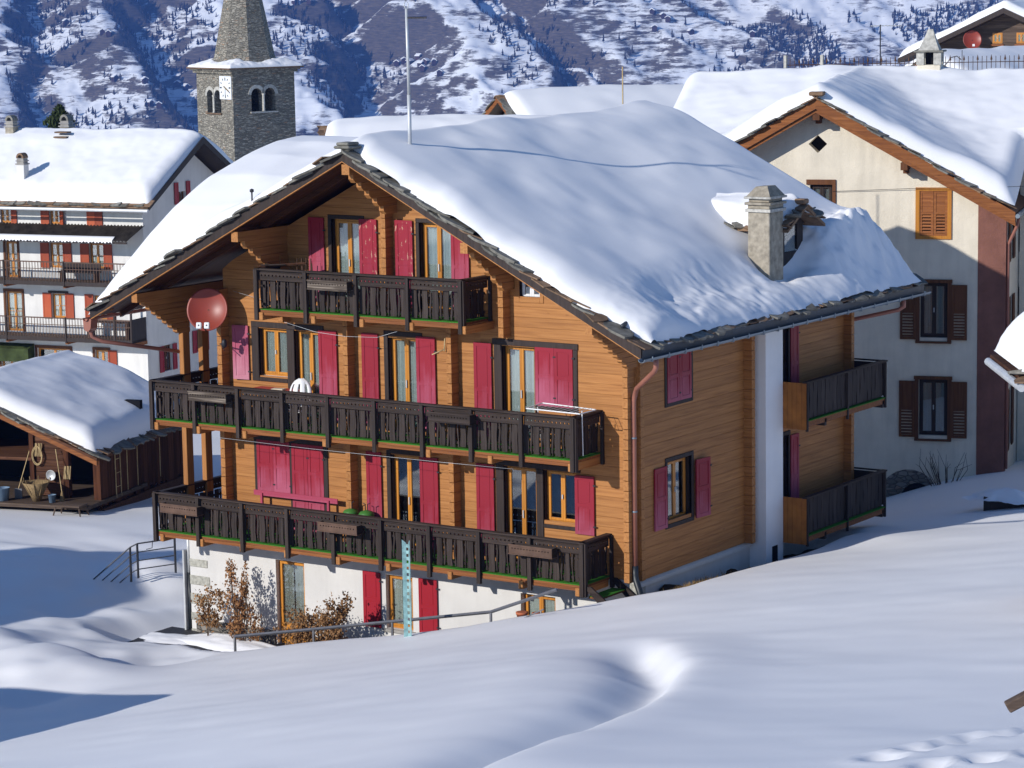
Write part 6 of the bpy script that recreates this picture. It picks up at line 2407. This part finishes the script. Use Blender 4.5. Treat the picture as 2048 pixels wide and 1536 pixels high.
for sx, lim in ((1, 5.85), (-1, 5.9)):
    a, b = KX, KX + sx * lim
    za, zb = KZ, KZ - KS * lim
    mk('roof_deck', MB().prism([(a, za), (b, zb), (b, zb - .1), (a, za - .1)], 'y', -.75, 9), 'brown_z', kr)
    mk('bargeboard', MB().prism([(a, za + .02), (b, zb + .02), (b, zb - .28), (a, za - .28)], 'y', -.8, -.755), 'brown_beam', kr)
    mk('barge_trim', MB().prism([(a, za - .285), (b, zb - .285), (b, zb - .40), (a, za - .40)], 'y', -.72, -.66), 'brown_beam', kr)
    d_ = .2
    while d_ < lim:
        x = KX + sx * d_
        inst('slate', slabs[rng.randrange(7)], kr, (x, -.66 + rng.uniform(-.05, .05), float(kroof(x)) + .07), (rng.uniform(-.05, .05), sx * (math.atan(KS) - .08), rng.uniform(-.5, .5)))
        d_ += rng.uniform(.24, .36)
bevel(mk('ridge_stone', MB().box(KX - .2, KX + .24, -.82, -.3, KZ + .1, KZ + .22), 'slate_brown', kr), .03)
for x in (KX, -2.1):
    mk('purlin_end', MB().box(x - .1, x + .1, -.7, 0, float(kroof(x)) - .62, float(kroof(x)) - .40).box(x - .07, x + .07, -.35, 0, float(kroof(x)) - .74, float(kroof(x)) - .62), 'brown_z', kr)
mk('gutter', MB().tube([(KX + 5.92, -.8, KZ - KS * 5.92 - .06), (KX + 5.92, 9, KZ - KS * 5.92 - .06)], .07, 8), 'gutter', kr)
mk('downpipe', MB().tube([(KX + 5.9, -.1, KZ - KS * 5.9 - .1), (KX + 5.85, -.1, KZ - KS * 5.9 - .4), (.87, .1, 5.7), (.87, .1, -1)], .05, 8), 'pipe_copper', kr, True)


def k_surface(X, Y):
    frontw = KZ - KS * np.abs(X - KX)
    back = KZ - .02 - .38 * np.abs(Y - 8.0)
    k_ = .35
    m1 = np.maximum(frontw, back)
    return m1 + k_ * np.log(1 + np.exp(-np.abs(frontw - back) / k_)) * .8 - .12 * np.exp(-((X - KX) / .6) ** 2)


def k_snow():
    X, Y = np.meshgrid(np.linspace(-10.6, 12.0, 190), np.linspace(-.68, 14.0, 150))
    base = k_surface(X, Y)
    edge = lambda d_, r_: np.sqrt(np.clip(1 - (1 - np.clip(d_ / r_, 0, 1)) ** 2, 0, 1))
    T = .62 * (1 + .25 * fbm(X * .3, Y * .3, 3)) + .08 * fbm(X * .9, Y * .9, 3)
    right = np.where(Y < 3.5, 1.05 - X, 12.0 - X)
    E = edge(Y + .62, .6) * edge(14 - Y, .6) * edge(X + 10.55, .6) * edge(right, .5)
    Z = base + T * E
    mask = ~((X > 1.15) & (Y < 3.2))
    return X, Y, Z, mask


X, Y, Z, mk_ = k_snow()
ks = grid_obj('roof_snow', X, Y, Z, 'snow', None, mk_)
ks.location = KH.location
ks.rotation_euler = KH.rotation_euler
tag(ks, 'broad smooth snow sheet over the roofs of the cream house', 'snow', kind='stuff')
mk('rear_roof', MB().prism([(8.0, KZ - .03), (14.2, KZ - 2.4), (14.2, KZ - 2.5), (8.0, KZ - .13), (3.2, KZ - 1.95), (3.2, KZ - 1.85)], 'x', 1.2, 12.0), 'brown_z', KH)
mk('rear_wall', MB().box(.85, 11.5, 3.9, 4.2, -3, KZ - 1.9), 'plaster_cream', KH)
kc = part_empty('chimney', KH, (-.38, 2.95, -.12))
bevel(mk('shaft', MB().box(-2.45, -1.7, 4.7, 5.45, 9.0, 10.85), 'plaster_cream', kc), .02)
for (x, y) in ((-2.35, 4.8), (-1.8, 4.8), (-2.35, 5.35), (-1.8, 5.35)):
    mk('pier', MB().box(x - .12, x + .12, y - .12, y + .12, 10.851, 11.25), 'granite', kc)
mk('flue_core', MB().box(-2.2, -1.95, 4.95, 5.2, 10.851, 11.25), 'interior', kc)
bevel(mk('slab', MB().box(-2.55, -1.6, 4.6, 5.55, 11.251, 11.31), 'slate', kc), .015)
mk('cap_stone', MB().add([(-2.42, 4.72, 11.311), (-1.74, 4.72, 11.311), (-1.74, 5.42, 11.311), (-2.42, 5.42, 11.311), (-2.28, 4.9, 11.62), (-1.86, 4.88, 11.58), (-1.86, 5.26, 11.6), (-2.28, 5.24, 11.55), (-2.14, 5.02, 11.98), (-1.98, 5.0, 11.98), (-1.98, 5.14, 11.98), (-2.14, 5.14, 11.96)],
                        [(0, 3, 2, 1), (0, 1, 5, 4), (1, 2, 6, 5), (2, 3, 7, 6), (3, 0, 4, 7), (4, 5, 9, 8), (5, 6, 10, 9), (6, 7, 11, 10), (7, 4, 8, 11), (8, 9, 10, 11)]), 'granite', kc)
wl = mk('wall_cable', MB().tube([(-4.3, -.06, 7.25), (-2.0, -.1, 7.35), (.6, -.3, 7.42), (4, -.9, 7.6)], .008, 5), 'metal_dark', None, True)
wl.location = KH.location
wl.rotation_euler = KH.rotation_euler
tag(wl, 'thin dark cable across the cream gable', 'cable')

# bare bush at the foot of the cream house
bb = thing('bare_bush', 'leafless dark bush at the foot of the cream house', 'bush', (-1.9, 20.6, gh(-1.9, 20.6)))
q = random.Random(31)
mb = MB()
for k_ in range(26):
    x, y = q.uniform(-.9, .9), q.uniform(-.25, .25)
    mb.tube([(x * .4, y, -.1), (x * .8 + q.uniform(-.1, .1), y, .45), (x + q.uniform(-.2, .2), y + q.uniform(-.2, .2), q.uniform(.5, 1.0))], [.012, .008, .004], 4)
mk('twigs', mb, 'twig', bb)['kind'] = 'stuff'


# ---- roofs behind -------------------------------------------------------------
def back_house(name, label, x, y, rz, ridge_z, half, length, slope, m_wall='plaster_cream', thick=.6, over=.6, wall_label=None, base=-8):
    t = thing(name, label, 'house', (x, y, 0), rz)
    ez = ridge_z - slope * half
    mk('wall', MB().prism([(-half + over, base), (half - over, base), (half - over, ez + .15), (0, ridge_z - .3), (-half + over, ez + .15)], 'y', over, length - over), m_wall, t)
    r_ = part_empty('roof', t)
    for sx in (-1, 1):
        mk('roof_deck', MB().prism([(0, ridge_z), (sx * half, ez), (sx * half, ez - .1), (0, ridge_z - .1)], 'y', 0, length), 'frame_dark', r_)
        mk('bargeboard', MB().prism([(0, ridge_z + .05), (sx * half, ez + .05), (sx * half, ez - .2), (0, ridge_z - .2)], 'y', -.04, -.002), 'brown_beam', r_)
        d_ = .2
        while d_ < half:
            inst('slate', slabs[rng.randrange(7)], r_, (sx * d_, .15, ridge_z - slope * d_ + .06), (0, sx * math.atan(slope), rng.uniform(-.5, .5)))
            d_ += .33
    snow_slab('roof_snow', t, lambda X, Y: ridge_z - slope * np.abs(X) - .15 * np.exp(-(X / .6) ** 2), np.linspace(-half, half, 70), np.linspace(.12, length, 70), 'snow on the roof of the ' + label, thick, .6, x * .1)
    return t


back_house('village_house', 'cream gabled house just showing behind the chalet ridge', -30.6, 39.6, -34, 8.95, 6.5, 16, .5, 'plaster_cream', .55)
back_house('village_house', 'low snow covered house right of the church tower', -30.3, 27.5, -56, 8.35, 5.0, 9, .45, 'grey_wood_x', .6)

# ---- upper right: dark chalet, low roof, iron fence, aerial --------------------
UC = thing('dark_chalet', 'weathered brown chalet with red dish at the top edge', 'house', (-30.2, 89.2, 0), 10)
mk('wall', MB().prism([(-4.6, -2), (4.6, -2), (4.6, 9.2), (0, 11.3), (-4.6, 9.2)], 'y', .8, 10), 'grey_wood_x', UC)
z = 8.2
while z < 11.2:
    hw_ = min(4.6, (11.5 - z) / .46)
    if hw_ > .2:
        mk('log', MB().box(-hw_, hw_, .72, .799, z, z + .19), 'grey_wood_x', UC)
    z += .2
for sx in (-1, 1):
    mk('roof_slope', MB().prism([(0, 11.75), (sx * 6, 11.75 - .46 * 6), (sx * 6, 11.5 - .46 * 6), (0, 11.45)], 'y', -.5, 11), 'frame_dark', UC)
for x in (-.6, .75):
    window(x - .28, x + .28, 9.75, 10.35, UC, 'window', curt=False, depth=-.05).location = (0, .75, 0)
    mk('sill', MB().box(x - .36, x + .36, .60, .72, 9.62, 9.72), 'brown_beam', UC)
for x in (-3.2, -.4):
    mk('sill', MB().box(x, x + 2.2, .55, .72, 8.45, 8.55), 'brown_beam', UC)
    window(x + .3, x + 1.9, 7.4, 8.42, UC, 'window', curt=False, depth=-.05).location = (0, .75, 0)
snow_slab('roof_snow', UC, lambda X, Y: 11.75 - .46 * np.abs(X), np.linspace(-6, 6, 60), np.linspace(-.45, 11, 50), 'snow on the roof of the weathered brown chalet', .45, .5, 3.3)
d2 = thing('satellite_dish', 'faded red dish on the weathered brown chalet', 'satellite dish', (-31.9, 88.6, 10.0))
d2.rotation_euler = Vector((.5, -.8, .3)).to_track_quat('Z', 'Y').to_euler()
inst('reflector', bpy.data.meshes['reflector'], d2)
mk('bracket', MB().tube([(0, 0, -.1), (0, .3, -.8)], .03, 6), 'iron_rust', d2)
mk('receiver', MB().box(-.06, .06, -.5, -.38, .35, .45), 'white_plastic', d2)
dry = thing('dry_stone_wall', 'dark dry stone wall below the weathered brown chalet', 'wall', (-24.5, 80.0, 0), 34)
q = random.Random(12)
for r_ in range(4):
    x = -4.0
    while x < 9:
        w_ = q.uniform(.35, .8)
        bevel(mk('stone', MB().box(x, x + w_ - .03, -.3 + q.uniform(-.06, .06), .3, 8.0 + r_ * .33, 8.0 + r_ * .33 + .31), 'rubble', dry), .05)
        x += w_
back_house('village_house', 'brown gabled roof behind the stone chimney', -22.7, 63.3, -8, 9.85, 4.4, 12, .56, 'brown_z', .5)
fn = thing('iron_fence', 'rusty iron fence of spiked bars behind the cream roof', 'fence')
P0, P1 = Vector((-21.9, 48.0, 9.45)), Vector((-11.5, 54.9, 9.45))
barm = mesh_m('bar', MB().tube([(0, 0, 0), (0, 0, .8)], .014, 4), 'iron_rust')
tipm = mesh_m('bar', MB().tube([(0, 0, 0), (0, 0, .62), (0, 0, .66), (0, 0, .86)], [.016, .016, .05, .004], 5), 'iron_rust')
n = 66
for i in range(n + 1):
    p = P0.lerp(P1, i / n)
    inst('bar', tipm if i % 3 == 0 else barm, fn, tuple(p))
for zz in (.2, .55):
    mk('rail', MB().tube([tuple(P0 + Vector((0, 0, zz))), tuple(P1 + Vector((0, 0, zz)))], .016, 4), 'iron_rust', fn)
for i in (0, 8):
    p = P0.lerp(P1, i / n)
    mk('post', MB().box(p.x - .06, p.x + .06, p.y - .06, p.y + .06, p.z, p.z + .95), 'granite', fn)
ta = thing('tv_aerial', 'dark roof aerial with many short rods at the upper right', 'aerial', (-18.7, 50.3, 9.0))
mk('mast', MB().tube([(0, 0, 0), (0, 0, 2.6)], .025, 6), 'metal_dark', ta)
mk('boom', MB().tube([(-.35, -.2, 2.55), (.75, .45, 2.55)], .02, 5), 'metal_pale', ta)
for k_ in range(9):
    t = -.3 + k_ * .12
    mk('rod', MB().tube([(t + .06, t * .59 - .1, 2.57), (t - .06, t * .59 + .1, 2.57)], .012, 4), 'metal_pale', ta)
cp = thing('bent_pipe', 'thin bent pipe rising beside the stone chimney', 'pipe', (-16.9, 51.6, 9.2))
mk('pipe', MB().tube([(0, 0, 0), (.1, .07, .35), (.45, .3, .75), (.6, .4, 1.0), (.8, .54, 1.05), (.95, .64, .9)], .025, 5), 'metal_grey', cp)
mk('rod', MB().tube([(.98, .66, .2), (.98, .66, 1.3)], .015, 5), 'metal_dark', cp)

# ---- things at the right edge ---------------------------------------------------
RE = thing('eave_corner', 'snow laden eave corner with log ends at the right edge', 'roof', (12.05, -5.35, 0), 34)
mk('deck', MB().box(-.35, 3.5, -.2, 3.5, 6.05, 6.14), 'barn_x', RE)
for k_, (x, y, z) in enumerate(((-.25, -.1, 6.18), (.05, -.18, 6.2), (.4, -.15, 6.24), (.75, -.15, 6.27), (-.2, .3, 6.2), (-.15, .8, 6.2))):
    inst('slate', slabs[k_ % 7], RE, (x, y, z), (.05, -.2, k_))
bevel(mk('beam_end', MB().box(-.28, -.02, -.25, 3.0, 5.85, 6.04), 'grey_wood_x', RE), .02)
mk('log_end', MB().tube([(.32, -.45, 5.86), (.32, 2.5, 5.86)], .15, 12), 'barn_x', RE)
mk('post', MB().box(.9, 1.2, .6, .9, 0.5, 6.0), 'barn_z', RE)
mk('wall', MB().box(1.0, 3.5, .8, 3.5, 0.5, 6.0), 'barn_x', RE)
mk('gutter_end', MB().tube([(-.42, -.2, 6.02), (-.42, 3.3, 6.02)], .08, 10), 'metal_pale', RE)
snow_slab('roof_snow', RE, lambda X, Y: 6.25 + .35 * (X + .3), np.linspace(-.3, 3.4, 40), np.linspace(-.12, 3.4, 40), 'thick snow overhanging the eave corner at the right edge', .8, .75, 4.4)
RP_ = thing('mossy_beam_end', 'mossy wooden beam end with wire poking out of the snow at the right edge', 'beam', (18.15, -18.5, gh(18.15, -18.5) + .12), 34)
bevel(mk('beam', MB().box(-.07, .07, -.09, .09, -.5, 1.1).xf(Matrix.Rotation(R(62), 4, 'Y') @ Matrix.Rotation(R(180), 4, 'X')).xf(Matrix.Translation((.02, 0, 1.15))), 'grey_wood_x', RP_), .015)
mk('wire', MB().tube([(-.1, 0, 1.2), (-.12, 0, 1.36), (-.02, 0, 1.44), (.25, 0, 1.42)], .015, 5), 'iron_rust', RP_)
TR = thing('water_trough', 'dark wooden trough half buried in snow by the cream house', 'trough', (3.3, 13.1, gh(3.3, 13.1)), 20)
mk('side', MB().box(-.55, .55, -.3, -.24, -.3, .32), 'frame_dark', TR)
mk('side', MB().box(-.55, .55, .24, .3, -.3, .32), 'frame_dark', TR)
mk('end', MB().box(-.55, -.49, -.239, .239, -.3, .32), 'frame_dark', TR)
mk('end', MB().box(.49, .55, -.239, .239, -.3, .32), 'frame_dark', TR)
snow_heap('trough_snow', 3.3, 13.15, .8, .5, .22, 'snow cap over the half buried trough', 8, gh(3.3, 13.1) + .28)


# ---- conifer behind the white house ----------------------------------------------
def conifer(label, x, y, z0, h, r_, seed):
    q = random.Random(seed)
    t = thing('conifer_tree', label, 'tree', (x, y, z0))
    mk('trunk', MB().tube([(0, 0, 0), (0, 0, h * .9)], [.25, .04], 8), 'twig', t)
    mb = MB()
    for k_ in range(5200):
        u = q.random() ** .75
        zz = h * (.12 + .88 * u)
        rr = r_ * (1 - u) ** .62 * (.55 + .45 * math.sin(u * 23 + q.uniform(-.4, .4)) ** 2) * q.uniform(.25, 1.05)
        a_ = q.uniform(0, 6.283)
        p = Vector((rr * math.cos(a_), rr * math.sin(a_), zz - rr * .18))
        s = q.uniform(.10, .24)
        e = Euler((q.uniform(0, 6.3), q.uniform(0, 6.3), q.uniform(0, 6.3))).to_matrix()
        mb.add([p + e @ Vector(v_) for v_ in ((-s, 0, 0), (s * .3, -s * .35, 0), (s, 0, s * .2), (s * .2, s * .35, 0))], [(0, 1, 2, 3)])
    cr = mk('crown', mb, 'needle', t)
    cr['kind'] = 'stuff'
    return t


conifer('dark green conifer top showing behind the white house roof', -73.2, 59.0, 1.0, 6.2, 3.2, 3)

# ---- added house and shed, unseen at front left, shaped to shade the lower snow ----
OH = thing('shade_house', 'added timber house, unseen beyond the left edge, that shades the snow', 'house', (-25.8, -26.0, 0), 6)
mk('wall', MB().prism([(-4.6, -3), (4.6, -3), (4.6, 4.0), (0, 6.6), (-4.6, 4.0)], 'y', 0, 9), 'honey_x', OH)
for sx in (-1, 1):
    mk('roof_slope', MB().prism([(0, 7.1), (sx * 5.6, 4.2), (sx * 5.6, 4.05), (0, 6.9)], 'y', -1, 10), 'frame_dark', OH)
snow_slab('roof_snow', OH, lambda X, Y: 7.1 - .516 * np.abs(X), np.linspace(-5.6, 5.6, 40), np.linspace(-1, 10, 40), 'snow on the roof of the added timber house beyond the left edge', .5, .5, 1.2)
SD = thing('shade_shed', 'added low shed, unseen beyond the left edge, that shades the lower snow', 'shed', (-11.8, -22.6, 0), 10)
mk('wall', MB().box(-3.0, 4.4, 0, 2.2, -2, 1.9), 'barn_x', SD)
mk('roof_slope', MB().prism([(-.4, 1.9), (2.7, 2.5), (2.7, 2.6), (-.4, 2.0)], 'x', -3.4, 4.8), 'frame_dark', SD)
snow_slab('roof_snow', SD, lambda X, Y: 2.0 + .19 * (Y + .4), np.linspace(-3.4, 4.8, 30), np.linspace(-.4, 2.7, 30), 'snow on the added low shed beyond the left edge', .5, .5, 5.2)

# ------------------------------------------------------------------ air between the village and the far slope
hb = MB().box(-2750, 950, -150, 3250, -330, 240)
hm = bpy.data.materials.new('haze')
hm.use_nodes = True
hm.node_tree.nodes.clear()
ho = hm.node_tree.nodes.new('ShaderNodeOutputMaterial')
pv = hm.node_tree.nodes.new('ShaderNodeVolumePrincipled')
pv.inputs['Color'].default_value = (0.16, 0.36, 1.0, 1)
pv.inputs['Density'].default_value = 0.00012
pv.inputs['Anisotropy'].default_value = 0.0
hm.node_tree.links.new(pv.outputs[0], ho.inputs['Volume'])
MATS['haze'] = hm
hz_ = mk('haze', hb, 'haze')
tag(hz_, 'thin blue winter haze filling the valley air', 'haze', kind='stuff')
